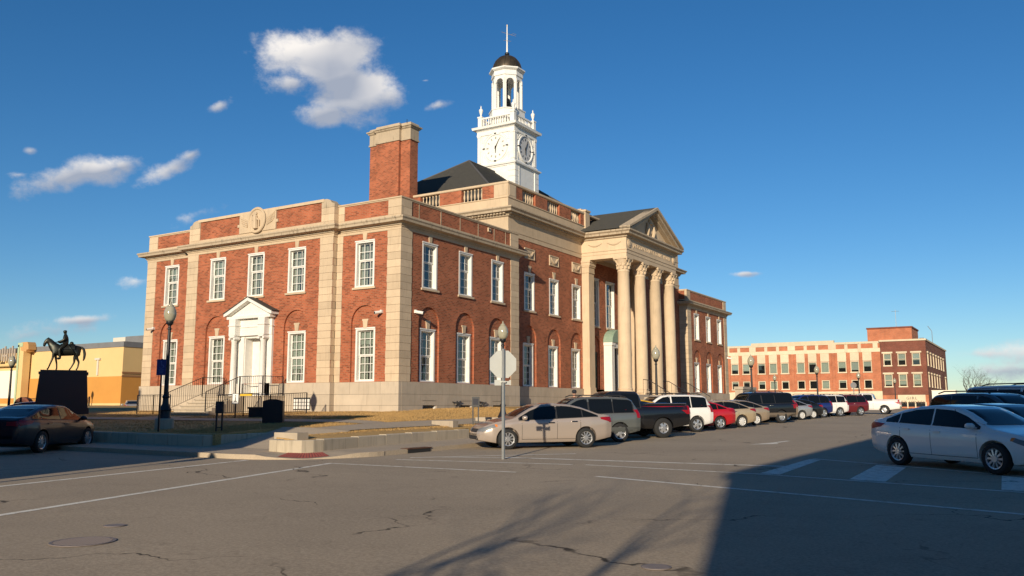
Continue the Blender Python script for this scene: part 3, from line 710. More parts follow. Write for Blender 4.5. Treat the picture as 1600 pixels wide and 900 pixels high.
# medallion with a standing figure in relief
m = MB()
m.prism([(8.05, 10.84), (10.81, 10.84), (10.81, 11.2), (10.95, 11.2), (10.95, 11.35), (10.81, 11.35), (10.81, 11.82), (10.3, 11.9), (8.55, 11.9), (8.05, 11.82), (8.05, 11.35), (7.91, 11.35), (7.91, 11.2), (8.05, 11.2)], FLc.pt, -.05, .035)
c = 9.43
def oval(r1, r2, d0, d1, mi=0, n=32): m.prism([(c+r1*cos(2*pi*i/n), 11.44+r2*sin(2*pi*i/n)) for i in range(n)], FLc.pt, d0, d1, mi)
oval(.62, .68, -.11, -.045); 
for i in range(32):
    a, b = 2*pi*i/32, 2*pi*(i+1)/32
    m.add([FLc.pt(c+r*cos(t), 11.44+r*1.06*sin(t), -d) for t in (a, b) for r, d in ((.67, .11), (.64, .16), (.56, .16), (.52, .11))], [(0, 1, 5, 4), (1, 2, 6, 5), (2, 3, 7, 6)])
m.tube([FLc.pt(c, 10.98, -.16), FLc.pt(c, 11.3, -.19), FLc.pt(c+.02, 11.6, -.2), FLc.pt(c, 11.72, -.17)], [.16, .13, .14, .06], 8); m.lathe([(.0, 11.72), (.06, 11.75), (.065, 11.82), (.03, 11.87)], -c, -.46, 8)
m.tube([FLc.pt(c, 11.6, -.19), FLc.pt(c+.22, 11.45, -.18), FLc.pt(c+.3, 11.75, -.17)], [.05, .04, .03], 6); m.tube([FLc.pt(c, 11.6, -.19), FLc.pt(c-.25, 11.4, -.18), FLc.pt(c-.26, 11.1, -.17)], [.05, .04, .03], 6)
for s in (-1, 1):
    for k in range(4): m.tube([FLc.pt(c+s*.72, 11.15+.1*k, -.06), FLc.pt(c+s*(1.1+.06*k), 11.3+.14*k, -.07), FLc.pt(c+s*1.3, 11.5+.1*k, -.05)], [.05, .045, .02], 5)
m.build('medallion', STONE, CH)
m = MB()                                            # flat wing roofs
m.box(-LX+.2, -.2, .2, LW, 10.6, 10.7); m.box(-14.7, -4.2, -.1, .25, 10.62, 10.72); m.box(-LX+.2, -.2, LT-LW, LT-.2, 10.6, 10.7); m.build('flat_roof', mat('roof_felt', (.12, .12, .12), .9), CH)

# side door with pedimented white surround --------------------------------
def side_door():
    F = FLc; U = 9.43; m = MB()
    for s in (-1, 1):
        a = U+s*1.3
        F.box(m, a-.19, a+.19, 2.2, 5.35, -.12, 0); F.box(m, U+s*.62, U+s*1.1, 2.2, 5.25, -.06, 0) 
    F.box(m, U-1.5, U+1.5, 5.32, 6.2, -.16, 0); F.box(m, U-1.55, U+1.55, 5.75, 5.8, -.2, 0)
    F.box(m, U-1.62, U+1.62, 6.2, 6.34, -.42, 0); 
    m.prism([(U-1.72, 6.34), (U+1.72, 6.34), (U, 7.12)], F.pt, -.2, 0)
    for s in (-1, 1):                                # raking cornices
        m.prism([(U+s*1.78, 6.34), (U+s*1.78, 6.48), (U, 7.28), (U, 7.12), (U+s*1.5, 6.42)][::s], F.pt, -.5, 0)
    o = m.build('door_surround', WHITE, CH)
    for s in (-1, 1):
        k = MB(); p = F.pt(U+s*1.08, 0, -.32)
        k.lathe([(.2, 2.2), (.2, 2.3), (.16, 2.34), (.155, 2.5), (.13, 5.0), (.16, 5.05), (.16, 5.1), (.13, 5.12)], p[0], p[1], 16); F.box(k, U+s*1.08-.2, U+s*1.08+.2, 5.22, 5.32, -.5, -.12)
        for q in (-.17, .17): k.tube([F.pt(U+s*1.08+q, 5.17, -.5), F.pt(U+s*1.08+q, 5.17, -.14)], .075, 8)
        b = k.build('door_column', WHITE, CH); smooth_by_angle(b)
        t = MB(); F.box(t, U+s*1.08-.24, U+s*1.08+.24, 5.325, 6.2, -.5, -.17); F.box(t, U+s*1.08-.28, U+s*1.08+.28, 5.82, 5.87, -.54, -.17); t.build('entablature_block', WHITE, CH)
    r = MB()
    for s in (-1, 1): r.prism([(U+s*1.82, 6.49), (U, 7.29), (U, 7.33), (U+s*1.86, 6.52)], F.pt, -.52, .0)
    r.build('door_roof', SHING, CH)
    d = MB(); F.box(d, U-.6, U+.6, 2.2, 5.25, .5, .55); F.box(d, U-.62, U-.57, 2.2, 5.25, .0, .5); F.box(d, U+.57, U+.62, 2.2, 5.25, 0, .5); F.box(d, U-.6, U+.6, 5.2, 5.25, 0, .5)
    F.box(d, U-.55, U+.45, 2.22, 4.45, .47, .5); F.box(d, U-.45, U+.3, 3.3, 4.2, .46, .47)
    dd = d.build('door', WHITE, CH)
    g = MB(); F.box(g, U-.5, U-.0, 4.55, 5.15, .46, .49); g.build('transom_light', mat('dark_glass', (.02, .022, .025), .08), dd)
    g = MB(); F.box(g, U-.46, U-.4, 3.25, 3.35, .42, .46); g.build('door_handle', mat('brass', (.25, .13, .06), .4, metal=.8), dd)
    w = MB(); wall(w, F, rect(U-1.45, U+1.45, 2.2, 6.3), [rect(U-.62, U+.62, 2.21, 5.25)], -.004, .5); F.box(w, U-1.45, U-.62, 2.2, 2.85, -.12, 0); F.box(w, U+.62, U+1.45, 2.2, 2.85, -.12, 0); w.build('door_back', WHITE, CH)
    # steps
    zt = 2.2; n = 5; rise, tread = .16, .42
    for k in range(n):
        y1 = -1.8-tread*k; z1 = zt-rise*(k+1); s = MB(); s.box(-11.4, -8.5, y1-tread+.05, y1+.06, 1.1, z1-.05); s.box(-11.42, -8.498, y1-tread, y1+.055, z1-.05, z1); s.build('stair_step', CONC, CH)
    s = MB(); s.box(-11.4, -6.9, -1.75, -.4, 1.2, zt-.05); s.box(-11.42, -6.88, -1.8, -.39, zt-.05, zt); s.build('landing', CONC, CH)
    c = MB(); c.prism([(-1.8, 1.2), (-1.8, zt+.06)] + [q for k in range(n) for q in ((-1.8-tread*(k+.45), zt+.06-rise*k), (-1.8-tread*(k+.45), zt+.06-rise*(k+1)))] + [(-1.8-tread*(n-.1), zt+.06-rise*n), (-1.8-tread*(n-.1), 1.2)], lambda u, w, d: (-8.5+d, u, w), .002, .2); c.build('stair_cheek', CONC, CH)
    def rail(pts, name='handrail', sp=.13, hh=.95):
        r = MB(); r.tube([(x, y, z+hh) for x, y, z in pts], .018, 6); r.tube([(x, y, z+.12) for x, y, z in pts], .011, 5)
        for (a, b) in zip(pts, pts[1:]):
            a, b = Vector(a), Vector(b); k = max(1, int((b-a).length/sp))
            for i in range(k+1):
                p = a+(b-a)*i/k; th = .02 if i in (0, k) else .006; r.box(p.x-th, p.x+th, p.y-th, p.y+th, p.z+(0 if i in (0, k) else .12), p.z+hh)
        r.build(name, IRON, CH)
    zb = zt-rise*n
    for x in (-11.3, -8.55): rail([(x, -1.85, zt), (x, -1.85-tread*n*.95, zb+.02)])
    rail([(-11.3, -.5, zt), (-11.3, -1.85, zt)]); rail([(-8.55, -1.82, zt), (-6.95, -1.82, zt)]); rail([(-6.95, -1.82, zt), (-6.95, -.5, zt)])
    rail([(-14.2, -3.5, 1.3), (-12.9, -3.5, 1.3), (-11.6, -3.5, 1.3)]); rail([(-7.0, -4.4, 1.25), (-5.3, -4.4, 1.25), (-3.6, -4.4, 1.25)]); rail([(-7.0, -4.4, 1.25), (-7.0, -2.0, 1.35)]); rail([(-3.6, -4.4, 1.25), (-3.6, -2.2, 1.35)])
side_door()
m = MB()                                              # wall cameras, grille
tagged = []
for F, u, z in ((FL, 1.05, 6.1), (FF, 1.14, 6.15), (FL, 18.0, 6.1), (FF, LT-.2, 6.2)):
    c = MB(); F.box(c, u-.05, u+.05, z-.05, z+.1, -.12, .0); a = F.pt(u, z, -.1); b = F.pt(u+.12, z-.06, -.42); c.tube([a, b], .075, 10); p = Vector(b); q = p+(p-Vector(a)).normalized()*.01; c.tube([p, q], .06, 10, 1)
    c.build('security_camera', [WHITE, DARK], CH)
g = MB(); rg = random.Random(5)
for i in range(6):
    a = 5.2+.19*i
    for k in range(3): FLc.box(g, a, a+.14, 1.55+.17*k, 1.69+.17*k, -.105, -.092)
FLc.box(g, 5.15, 6.3, 1.5, 2.1, -.098, -.09, 1); g.build('lattice_grille', [WHITE, DARK], CH)
for (u0, u1) in ((3.9, 5.0), (5.9, 7.2)):              # pipework cluster on the front base
    g = MB()
    for k in range(6): g.tube([FF.pt(u0+(u1-u0)*rg.random(), 1.5+.4*rg.random(), -.14), FF.pt(u0+(u1-u0)*rg.random(), 1.75+.2*rg.random(), -.2), FF.pt(u0+(u1-u0)*rg.random(), 1.9, -.12)], .022, 5)
    g.build('gas_pipes', mat('dark_pipe', (.06, .06, .06), .5), CH)
# ---- central block entablature, balustrade, hip roof
def central():
    X0, X1, Y0, Y1 = -.7, -18.2, LW, LT-LW
    loop = [(X1, Y0), (X0, Y0), (X0, Y1), (X1, Y1)]
    m = MB(); m.sweep(loop, [(.04, 11.62), (.04, 11.88), (.07, 11.9), (.07, 12.0), (.02, 12.02), (.02, 12.74), (-.2, 12.74), (-.2, 11.62)], True); m.build('frieze', STONE, CH)
    m = MB(); m.sweep(loop, [(.05, 12.74), (.12, 12.78), (.14, 12.86), (.18, 12.87), (.18, 12.97), (.48, 12.98), (.5, 13.1), (.6, 13.18), (.6, 13.25), (.0, 13.29), (-.2, 13.29), (-.2, 12.74)], True); m.build('cornice', STONED, CH)
    dm = MB(); dm.box(-.07, .07, 0, .16, 12.875, 12.965); dme = dm.mesh('dentil', [STONED])
    dl = MB()
    for k in range(48): y = Y0+.1+k*.21; 
    n = 0
    for k in range(46): ob('dentil', dme, CH, (X0+.34, Y0-.1+.22*k, 0), pi/2)
    for k in range(60): ob('dentil', dme, CH, (X0-.1-.22*k, Y0-.34, 0), 0)
    m = MB(); m.sweep(loop, [(.0, 13.25), (.0, 13.9), (.05, 13.92), (.05, 13.97), (-.35, 13.97), (-.35, 13.25)], True); m.build('parapet_base', STONE, CH)
    m = MB(); m.sweep(loop, [(.03, 14.76), (.06, 14.8), (.06, 14.9), (-.1, 14.93), (-.39, 14.9), (-.39, 14.76)], True); m.build('coping', STONE, CH)
    prof = [(.05, 0), (.05, .06), (.035, .08), (.03, .14), (.065, .3), (.06, .38), (.03, .55), (.028, .64), (.05, .68), (.05, .79)]
    bm_ = MB(); bm_.lathe(prof, n=8); bal = bm_.mesh('baluster', [STONE], True)
    F2 = Fac(0, Y0, (-1, 0), (0, -1)); F1 = FC
    def run(F, stone, bricks, bals):
        for a, b in stone: m = MB(); F.box(m, a, b, 13.97, 14.76, -.02, .36); F.box(m, a+.1, b-.1, 14.07, 14.66, -.035, -.02); m.build('pedestal', STONE, CH)
        for a, b in bricks: m = MB(); F.box(m, a, b, 13.97, 14.76, .0, .33); m.build('parapet_brick', BRICK, CH)
        for a, b in bals:
            k = 6
            for i in range(k): ob('baluster', bal, CH, F.pt(a+(b-a)*(i+.5)/k, 13.97, .16))
    run(F2, [(.7, 1.68), (17.2, 18.16)], [(1.68, 2.53), (4.06, 5.7), (7.2, 7.75), (11.1, 11.66), (13.2, 14.8), (16.3, 17.2)], [(2.53, 4.06), (5.7, 7.2), (11.66, 13.2), (14.8, 16.3)])
    st = [(10.8, 11.66)]; br = [(11.66, 12.41), (14.01, 15.52), (17.15, 18.77), (20.18, 20.7)]; ba = [(12.41, 14.01), (15.52, 17.15), (18.77, 20.18)]
    run(F1, st, br, ba)
    mir = lambda L: [(LT-b, LT-a) for a, b in L]
    run(F1, mir(st), mir(br), mir(ba))
    for a, b in ((20.7, 21.35), (LT-21.35, LT-20.7)):
        m = MB(); F1.box(m, a, b, 13.25, 14.98, -.12, 1.2); F1.box(m, a-.06, b+.06, 14.98, 15.1, -.18, 1.26); F1.box(m, a-.02, b+.02, 15.1, 15.2, .2, 1.1); m.build('pedestal', STONE, CH)
    m = MB(); F1.box(m, 21.35, LT-21.35, 13.97, 14.8, .5, .8); m.build('parapet_brick', BRICK, CH)
    m = MB(); m.box(-2.6, -1.9, 20.9, 21.9, 13.9, 15.35); m.box(-2.7, -1.8, 20.8, 22.0, 15.35, 15.5); m.build('vent_stack', STONE, CH)
    # hip roof as courses of shingle, stepped
    cx, h0, h1 = -9.45, 13.95, 19.56; a0 = 7.9; r = MB(); n = 46
    ya, yb = Y0+.75, Y1-.75
    for k in range(n):
        t0, t1 = k/n, (k+1)/n; z0 = h0+(h1-h0)*t0+.03; z1 = h0+(h1-h0)*t1; i0 = a0*t0; i1 = a0*t1
        A = [(cx+a0-i0, ya+i0), (cx+a0-i0, yb-i0), (cx-a0+i0, yb-i0), (cx-a0+i0, ya+i0)]; B = [(cx+a0-i1, ya+i1), (cx+a0-i1, yb-i1), (cx-a0+i1, yb-i1), (cx-a0+i1, ya+i1)]
        vs = [(x, y, z0) for x, y in A]+[(x, y, z1) for x, y in B]+[(x, y, z0-.03) for x, y in A]
        r.add(vs, [(i, (i+1) % 4, (i+1) % 4+4, i+4) for i in range(4)]+[(i+8, (i+1) % 4+8, (i+1) % 4, i) for i in range(4)])
    ro = r.build('hip_roof', SHING, CH)
    hp = MB()
    for sx in (-1, 1):
        for y, s in ((ya, 1), (yb, -1)): hp.tube([(cx+sx*a0, y, h0+.03), (cx, y+s*a0, h1+.03)], .07, 6)
    hp.tube([(cx, ya+a0, h1+.03), (cx, yb-a0, h1+.03)], .08, 6); hp.build('ridge_cap', mat('ridge', (.09, .085, .08), .7), ro)
central()

# ---- chimney
def chimney():
    b = MB(); b.box(-11.08, -7.75, 10.36, 11.15, 10.5, 18.5); b.box(-10.36, -8.5, 10.15, 10.4, 10.5, 18.5); c = b.build('chimney', BRICK, CH)
    def ring(e): return [(-11.08-e, 11.15+e), (-11.08-e, 10.36-e), (-10.36-e, 10.36-e), (-10.36-e, 10.15-e), (-8.5+e, 10.15-e), (-8.5+e, 10.36-e), (-7.75+e, 10.36-e), (-7.75+e, 11.15+e)]
    s = MB(); s.sweep(ring(0), [(.03, 18.5), (.07, 18.5), (.07, 18.6), (.03, 18.62), (.03, 19.25), (.1, 19.3), (.14, 19.38), (.2, 19.4), (.2, 19.48), (.06, 19.52), (.02, 19.66), (-.3, 19.66), (-.3, 18.5)], True)
    s.box(-10.9, -7.9, 10.5, 11.0, 19.5, 19.6); s.build('chimney_cap', STONED, c)
    f = MB()
    for x in (-10.3, -9.6, -8.3): f.box(x-.25, x+.25, 10.5, 10.95, 19.6, 19.72)
    f.tube([(-8.0, 10.3, 19.6), (-8.0, 10.3, 19.85)], .02, 5); f.build('flue', DARK, c)
chimney()

# ---- clock tower
def tower():
    cx, cy = -9.43, 24.73; T = MB(); w = 1.80
    def sq(h): return [(cx-h, cy+h), (cx-h, cy-h), (cx+h, cy-h), (cx+h, cy+h)]
    T.box(cx-w, cx+w, cy-w, cy+w, 14.2, 20.0)
    # rusticated pilaster strips and panel on the plinth
    for F in (Fac(cx, cy-w, (1, 0), (0, -1)), Fac(cx+w, cy, (0, 1), (1, 0))):
        for s in (-1, 1):
            for k in range(9): F.box(T, s*w, s*(w-.55), 15.9+.45*k+.015, 15.9+.45*(k+1)-.015, -.04, .1)
        F.box(T, -w+.55, -w+.63, 15.9, 19.95, -.06, .1); F.box(T, w-.63, w-.55, 15.9, 19.95, -.06, .1)
    t = T.build('clock_tower', WHITET, CH)
    m = MB(); m.sweep(sq(w), [(0, 19.93), (.06, 19.95), (.08, 20.03), (.18, 20.06), (.2, 20.16), (.0, 20.26), (-.4, 20.26), (-.4, 19.93)], True)
    h = 1.66
    m.box(cx-h, cx+h, cy-h, cy+h, 20.2, 23.1); m.sweep(sq(h), [(0, 20.25), (.12, 20.25), (.1, 20.36), (0, 20.5)], True)
    for F in (Fac(cx, cy-h, (1, 0), (0, -1)), Fac(cx+h, cy, (0, 1), (1, 0))):
        for s in (-1, 1): F.box(m, s*h, s*(h-.3), 20.5, 22.65, -.06, .1); F.box(m, s*(h+.02), s*(h-.32), 22.55, 22.65, -.09, .1)
    m.sweep(sq(h), [(0, 22.66), (.07, 22.66), (.07, 22.8), (.05, 22.82), (.05, 23.02), (.1, 23.05), (.14, 23.12), (.34, 23.15), (.36, 23.26), (.38, 23.33), (0, 23.37), (-.3, 23.37), (-.3, 22.66)], True)
    m.build('clock_stage', WHITET, t)
    for F, face in ((Fac(cx, cy-h, (1, 0), (0, -1)), WHITET), (Fac(cx+h, cy, (0, 1), (1, 0)), GREYW)):
        zc = 21.58; c = MB(); n = 40
        c.prism([(.98*cos(2*pi*i/n), zc+.98*sin(2*pi*i/n)) for i in range(n)], F.pt, -.02, .0)
        for i in range(n):                                   # moulded ring
            a, b = 2*pi*i/n, 2*pi*(i+1)/n
            c.add([F.pt(r*cos(q), zc+r*sin(q), -d) for q in (a, b) for r, d in ((1.12, .0), (1.1, .09), (1.0, .09), (.97, .02))], [(0, 1, 5, 4), (1, 2, 6, 5), (2, 3, 7, 6)], 1)
        for s in (-1, 1):
            for q in (-1, 1):                                # spandrel frames in the corners
                for a, b, u0, u1 in ((1.0, 1.04, .45, 1.22), (0, 0, 0, 0)):
                    pass
                F.box(c, s*1.18, s*1.22, zc+q*.5, zc+q*1.2, -.05, 0, 1); F.box(c, s*.5, s*1.18, zc+q*1.16, zc+q*1.2, -.05, 0, 1)
                for i in range(6):
                    a, b = [pi/4+(k-3)*.115 for k in (i, i+1)]
                    c.add([F.pt(s*r*cos(w_), zc+q*r*sin(w_), -d) for w_ in (a, b) for r, d in ((1.2, .0), (1.2, .05), (1.24, .05), (1.24, 0))], [(0, 1, 5, 4), (1, 2, 6, 5), (2, 3, 7, 6)], 1)
        for a in (0, pi/2, pi, -pi/2): F.box(c, 1.06*cos(a)-.09, 1.06*cos(a)+.09, zc+1.1*sin(a)-.04, zc+1.1*sin(a)+.04, -.14, -.02, 2)
        c.build('clock_face', [face, WHITET, IRON], t)
        mk = MB()
        for k in range(12):
            a = pi/2-2*pi*k/12; r0, r1 = .66, .84; wd = .045 if k % 3 else .06
            mk.prism([(r0*cos(a)-wd*sin(a), zc+r0*sin(a)+wd*cos(a)), (r0*cos(a)+wd*sin(a), zc+r0*sin(a)-wd*cos(a)), (r1*cos(a)+wd*sin(a), zc+r1*sin(a)-wd*cos(a)), (r1*cos(a)-wd*sin(a), zc+r1*sin(a)+wd*cos(a))], F.pt, -.035, -.021)
        mk.build('hour_marks', mat('mark_pale', (.36, .34, .28), .6) if F.n.y else mat('mark_grey', (.06, .06, .06), .6), t)
        hd = MB()
        sgn = -1 if F.n.y else 1
        for ang, ln, wd in ((radians(90-28), .68, .05), (radians(90-180), .46, .07)):
            hd.prism([(-.12*cos(ang)-wd*sin(ang), zc-.12*sin(ang)+wd*cos(ang)), (-.12*cos(ang)+wd*sin(ang), zc-.12*sin(ang)-wd*cos(ang)), (ln*cos(ang)+.02*sin(ang), zc+ln*sin(ang)-.02*cos(ang)), (ln*cos(ang)-.02*sin(ang), zc+ln*sin(ang)+.02*cos(ang))], F.pt, -.07, -.05)
        hd.build('clock_hands', mat('hand_grey', (.12, .11, .09), .6) if F.n.y else IRON, t)
    # balustrade and urns
    m = MB(); bl = MB(); bl.lathe([(.05, 0), (.05, .05), (.03, .08), (.055, .25), (.028, .46), (.05, .5), (.05, .58)], n=8); bme = bl.mesh('baluster', [WHITET], True)
    for sx in (-1, 1):
        for sy in (-1, 1): m.box(cx+sx*1.5-.17, cx+sx*1.5+.17, cy+sy*1.5-.17, cy+sy*1.5+.17, 23.3, 24.25); m.box(cx+sx*1.5-.21, cx+sx*1.5+.21, cy+sy*1.5-.21, cy+sy*1.5+.21, 24.2, 24.3)
    for k, (ax, s) in enumerate((('x', -1), ('x', 1), ('y', -1), ('y', 1))):
        for z0, z1 in ((23.33, 23.48), (24.06, 24.18)):
            if ax == 'x': m.box(cx-1.35, cx+1.35, cy+s*1.5-.09, cy+s*1.5+.09, z0, z1)
            else: m.box(cx+s*1.5-.09, cx+s*1.5+.09, cy-1.35, cy+1.35, z0, z1)
        for i in range(12):
            u = -1.22+2.44*i/11
            ob('baluster', bme, t, (cx+u, cy+s*1.5, 23.48) if ax == 'x' else (cx+s*1.5, cy+u, 23.48))
    m.build('balustrade', WHITET, t)
    u = MB(); u.lathe([(.1, 0), (.1, .05), (.05, .12), (.14, .4), (.17, .55), (.15, .62), (.1, .66), (.05, .72), (.045, .85), (.02, .95)], n=12); ume = u.mesh('urn', [WHITET], True)
    for sx in (-1, 1):
        for sy in (-1, 1): ob('urn', ume, t, (cx+sx*1.5, cy+sy*1.5, 24.3))
    # octagonal lantern
    m = MB(); a0 = pi/8; A = 1/cos(pi/8)
    m.lathe([(1.32*A, 23.3), (1.32*A, 24.75), (1.38*A, 24.78), (1.38*A, 24.86), (1.22*A, 24.92)], cx, cy, 8, 0, a0); m.build('lantern_base', WHITET, t)
    m = MB(); R = 1.12
    for k in range(8):
        a = 2*pi*k/8; nx, ny = cos(a), sin(a); hw = R*math.tan(pi/8)
        F = Fac(cx+nx*R, cy+ny*R, (-ny, nx), (nx, ny))
        wall(m, F, rect(-hw, hw, 24.9, 27.75), [arch(0, .31, 24.93, 27.05, 10)], 0, .14)
        wall(m, F, rect(-hw+.06, hw-.06, 24.9, 27.75), [arch(0, .31, 24.93, 27.05, 10)], .14, .01)
        for s in (-1, 1): F.box(m, s*hw, s*(hw-.1), 24.9, 27.2, -.05, .02) if False else m.prism([(s*hw, 24.9), (s*(hw-.1), 24.9), (s*(hw-.1), 27.35), (s*hw, 27.35)], F.pt, -.05, .02); 
        for s in (-1, 1): m.prism([(s*.31, 26.98), (s*.36, 26.98), (s*.36, 27.06), (s*.31, 27.06)], F.pt, -.06, .02)
    m.lathe([(1.12*A, 27.6), (1.19*A, 27.62), (1.19*A, 27.8), (1.16*A, 27.82), (1.16*A, 28.0), (1.25*A, 28.05), (1.36*A, 28.14), (1.36*A, 28.24), (1.1*A, 28.3)], cx, cy, 8, 0, a0); m.build('lantern', WHITET, t)
    bell = MB(); bell.lathe([(.4, 25.3), (.38, 25.35), (.28, 25.6), (.22, 25.95), (.1, 26.05)], cx, cy, 14); bell.tube([(cx, cy, 25), (cx, cy, 27.7)], .06, 6); bell.build('bell', COPPER, t)
    d = MB(); d.lathe([(1.17*cos(q), 28.28+1.3*sin(q)) for q in [pi/2*i/10 for i in range(10)]]+[(.14, 29.56), (.14, 29.62)], cx, cy, 32); d.build('dome', COPPER, t, True)
    rb = MB()
    for k in range(16):
        a = 2*pi*k/16; rb.tube([(cx+1.18*cos(q)*cos(a), cy+1.18*cos(q)*sin(a), 28.28+1.31*sin(q)) for q in [1.45*i/7 for i in range(8)]], .022, 4)
    rb.build('dome_ribs', COPPER, t)
    s = MB(); s.lathe([(.02, 29.58), (.16, 29.66), (.2, 29.76), (.16, 29.86), (.05, 29.92)], cx, cy, 10); s.build('finial', IRON, t, True)
    v = MB(); v.tube([(cx, cy, 29.9), (cx, cy, 32.1)], [.07, .035], 8); v.build('flagpole', WHITET, t)
    v = MB(); v.tube([(cx, cy, 32.1), (cx, cy, 32.25)], .04, 6); v.tube([(cx-.45*_r.x, cy-.45*_r.y, 31.65), (cx+.45*_r.x, cy+.45*_r.y, 31.35)], .015, 4)
    v.tube([(cx-.32*_r.x, cy-.32*_r.y, 30.95), (cx+.32*_r.x, cy+.32*_r.y, 30.85)], .013, 4); v.tube([(cx-.25*_r.y, cy+.25*_r.x, 30.95), (cx+.25*_r.y, cy-.25*_r.x, 30.85)], .013, 4)
    for s_ in (-1, 1): v.lathe([(.0, -.05), (.05, 0), (0, .05)], cx+s_*.32*_r.x, cy+s_*.32*_r.y, 6) if False else None
    v.tube([(cx+.3*_r.x, cy+.3*_r.y, 31.4), (cx+.5*_r.x, cy+.5*_r.y, 31.5), (cx+.75*_r.x, cy+.75*_r.y, 31.42)], .012, 4); v.tube([(cx+.45*_r.x, cy+.45*_r.y, 31.36), (cx+.7*_r.x, cy+.7*_r.y, 31.28)], .012, 4)
    v.build('weather_vane', mat('vane_gold', (.5, .4, .22), .4, metal=.5), t)
tower()

# ---- portico
def portico():
    YC = 24.73; XF = 2.63; YS = 20.22; YE = LT-YS
    cols = [YC-4.08, YC-1.36, YC+1.36, YC+4.08]; XC = 2.2
    m = MB(); m.box(-.7, 3.3, YS-.25, YE+.25, 1.2, 2.42); m.build('portico_floor', STONEB, CH)
    for k in range(6):
        s = MB(); s.box(3.3+.32*k, 3.3+.32*(k+1), YS+.9, YE-.9, 1.0, 2.42-.17*(k+1)+.0); s.build('stair_step', CONC, CH)
    sh = MB()
    sh.lathe([(.58, 2.42), (.58, 2.56)], n=4, a0=pi/4); sh.lathe([(.54, 2.56), (.55, 2.64), (.49, 2.68), (.47, 2.72), (.50, 2.78), (.45, 2.84)], n=24)
    sh.lathe([(.445, 2.84), (.445, 5.2), (.425, 7.8), (.385, 10.45), (.40, 10.47), (.42, 10.52), (.40, 10.57), (.385, 10.6)], n=24); shm = sh.mesh('column', [STONE])
    cp = MB(); cp.lathe([(.385, 10.6), (.38, 10.75), (.41, 11.0), (.52, 11.3), (.5, 11.32)], n=24)
    for row, (z0, r0, n) in enumerate(((10.68, .39, 10), (10.92, .41, 10))):
        for k in range(n):
            a = 2*pi*(k+.5*row)/n
            cp.tube([((r0)*cos(a), (r0)*sin(a), z0), ((r0+.015)*cos(a), (r0+.015)*sin(a), z0+.17), ((r0+.07)*cos(a), (r0+.07)*sin(a), z0+.21), ((r0+.08)*cos(a), (r0+.08)*sin(a), z0+.16)], [.08, .07, .045, .02], 5)
    for k in range(4):
        a = pi/4+pi/2*k; cp.tube([(.42*cos(a), .42*sin(a), 11.02), (.55*cos(a), .55*sin(a), 11.24), (.66*cos(a), .66*sin(a), 11.3), (.66*cos(a), .66*sin(a), 11.2)], [.06, .06, .06, .03], 6)
    cp.lathe([(.72, 11.33), (.72, 11.45)], n=4, a0=pi/4); cpm = cp.mesh('capital', [STONE])
    for y in cols:
        c = ob('column', shm, CH, (XC, y, 0)); smooth_by_angle(c, 40) if y == cols[0] else None
        q = ob('capital', cpm, c, (0, 0, 0)); smooth_by_angle(q, 40) if y == cols[0] else None
    for y0, s in ((cols[0]+.02, 1), (cols[3]-.02, -1)):             # antae against the wall
        p = MB(); p.box(-.71, -.18, y0-.4, y0+.4, 2.9, 10.6); p.box(-.71, -.12, y0-.46, y0+.46, 2.42, 2.7); p.box(-.71, -.14, y0-.43, y0+.43, 2.7, 2.9)
        p.box(-.71, -.13, y0-.44, y0+.44, 10.6, 10.68); p.box(-.71, -.1, y0-.46, y0+.46, 11.0, 11.1); p.box(-.71, -.02, y0-.52, y0+.52, 11.3, 11.45); p.box(-.71, -.15, y0-.42, y0+.42, 10.68, 11.0); p.box(-.71, -.06, y0-.48, y0+.48, 11.1, 11.3); p.build('anta', STONE, CH)
    path = [(-.69, YS), (XF, YS), (XF, YE), (-.69, YE)]
    m = MB(); m.sweep(path, [(0, 11.45), (0, 11.72), (.03, 11.73), (.03, 11.92), (.07, 11.95), (.07, 12.0), (.0, 12.02), (.0, 12.76), (-.85, 12.76), (-.85, 11.45)]); m.build('entablature', STONE, CH)
    m = MB(); m.sweep(path, [(.02, 12.76), (.1, 12.8), (.12, 12.9), (.38, 12.95), (.4, 13.08), (.5, 13.16), (.5, 13.26), (.0, 13.3), (-.5, 13.3), (-.5, 12.76)]); m.build('cornice', STONED, CH)
    m = MB(); m.box(-.6, XF-.8, YS+.8, YE-.8, 11.9, 12.0); m.build('portico_ceiling', mat('ceiling_plaster', (.5, .46, .4), .8), CH)
    # pediment
    F = Fac(XF, YC, (0, 1), (1, 0)); hw = (YE-YS)/2+.5; za = 15.45; zb = 13.3; sl_ = (za-zb)/hw
    m = MB(); m.prism([(-hw+.25, 13.3), (hw-.25, 13.3), (0, za-.12)], F.pt, .22, .5); m.build('tympanum', STONE, CH)
    for s in (-1, 1):
        r = MB(); r.prism([(s*(hw), 13.3), (s*hw, 13.44), (0, za+.14), (0, za-.06)][::s], F.pt, -.5, .24); r.prism([(s*(hw-.3), 13.3), (0, za-.06), (0, za-.22), (s*(hw-.75), 13.3)][::s], F.pt, -.36, .24); r.prism([(s*(hw-.75), 13.3), (0, za-.22), (0, za-.34), (s*(hw-1.0), 13.3)][::s], F.pt, -.1, .24); r.build('raking_cornice', STONED, CH)
    m = MB()                                                          # roof slopes, in courses
    for s in (-1, 1):
        n = 22
        for k in range(n):
            a, b = hw*(1-k/n), hw*(1-(k+1)/n); za0 = 13.33+(za+.15-13.33)*k/n+.03; za1 = 13.33+(za+.15-13.33)*(k+1)/n
            x0, x1 = XF+.3, -8.0
            vs = [(x0, YC+s*a, za0), (x1, YC+s*a, za0), (x1, YC+s*b, za1+.002), (x0, YC+s*b, za1+.002), (x0, YC+s*a, za0-.03), (x1, YC+s*a, za0-.03)]
            m.add(vs, [(0, 1, 2, 3), (0, 4, 5, 1)])
    m.build('portico_roof', SHING, CH)
    # carved arms in the tympanum
    m = MB(); n = 16
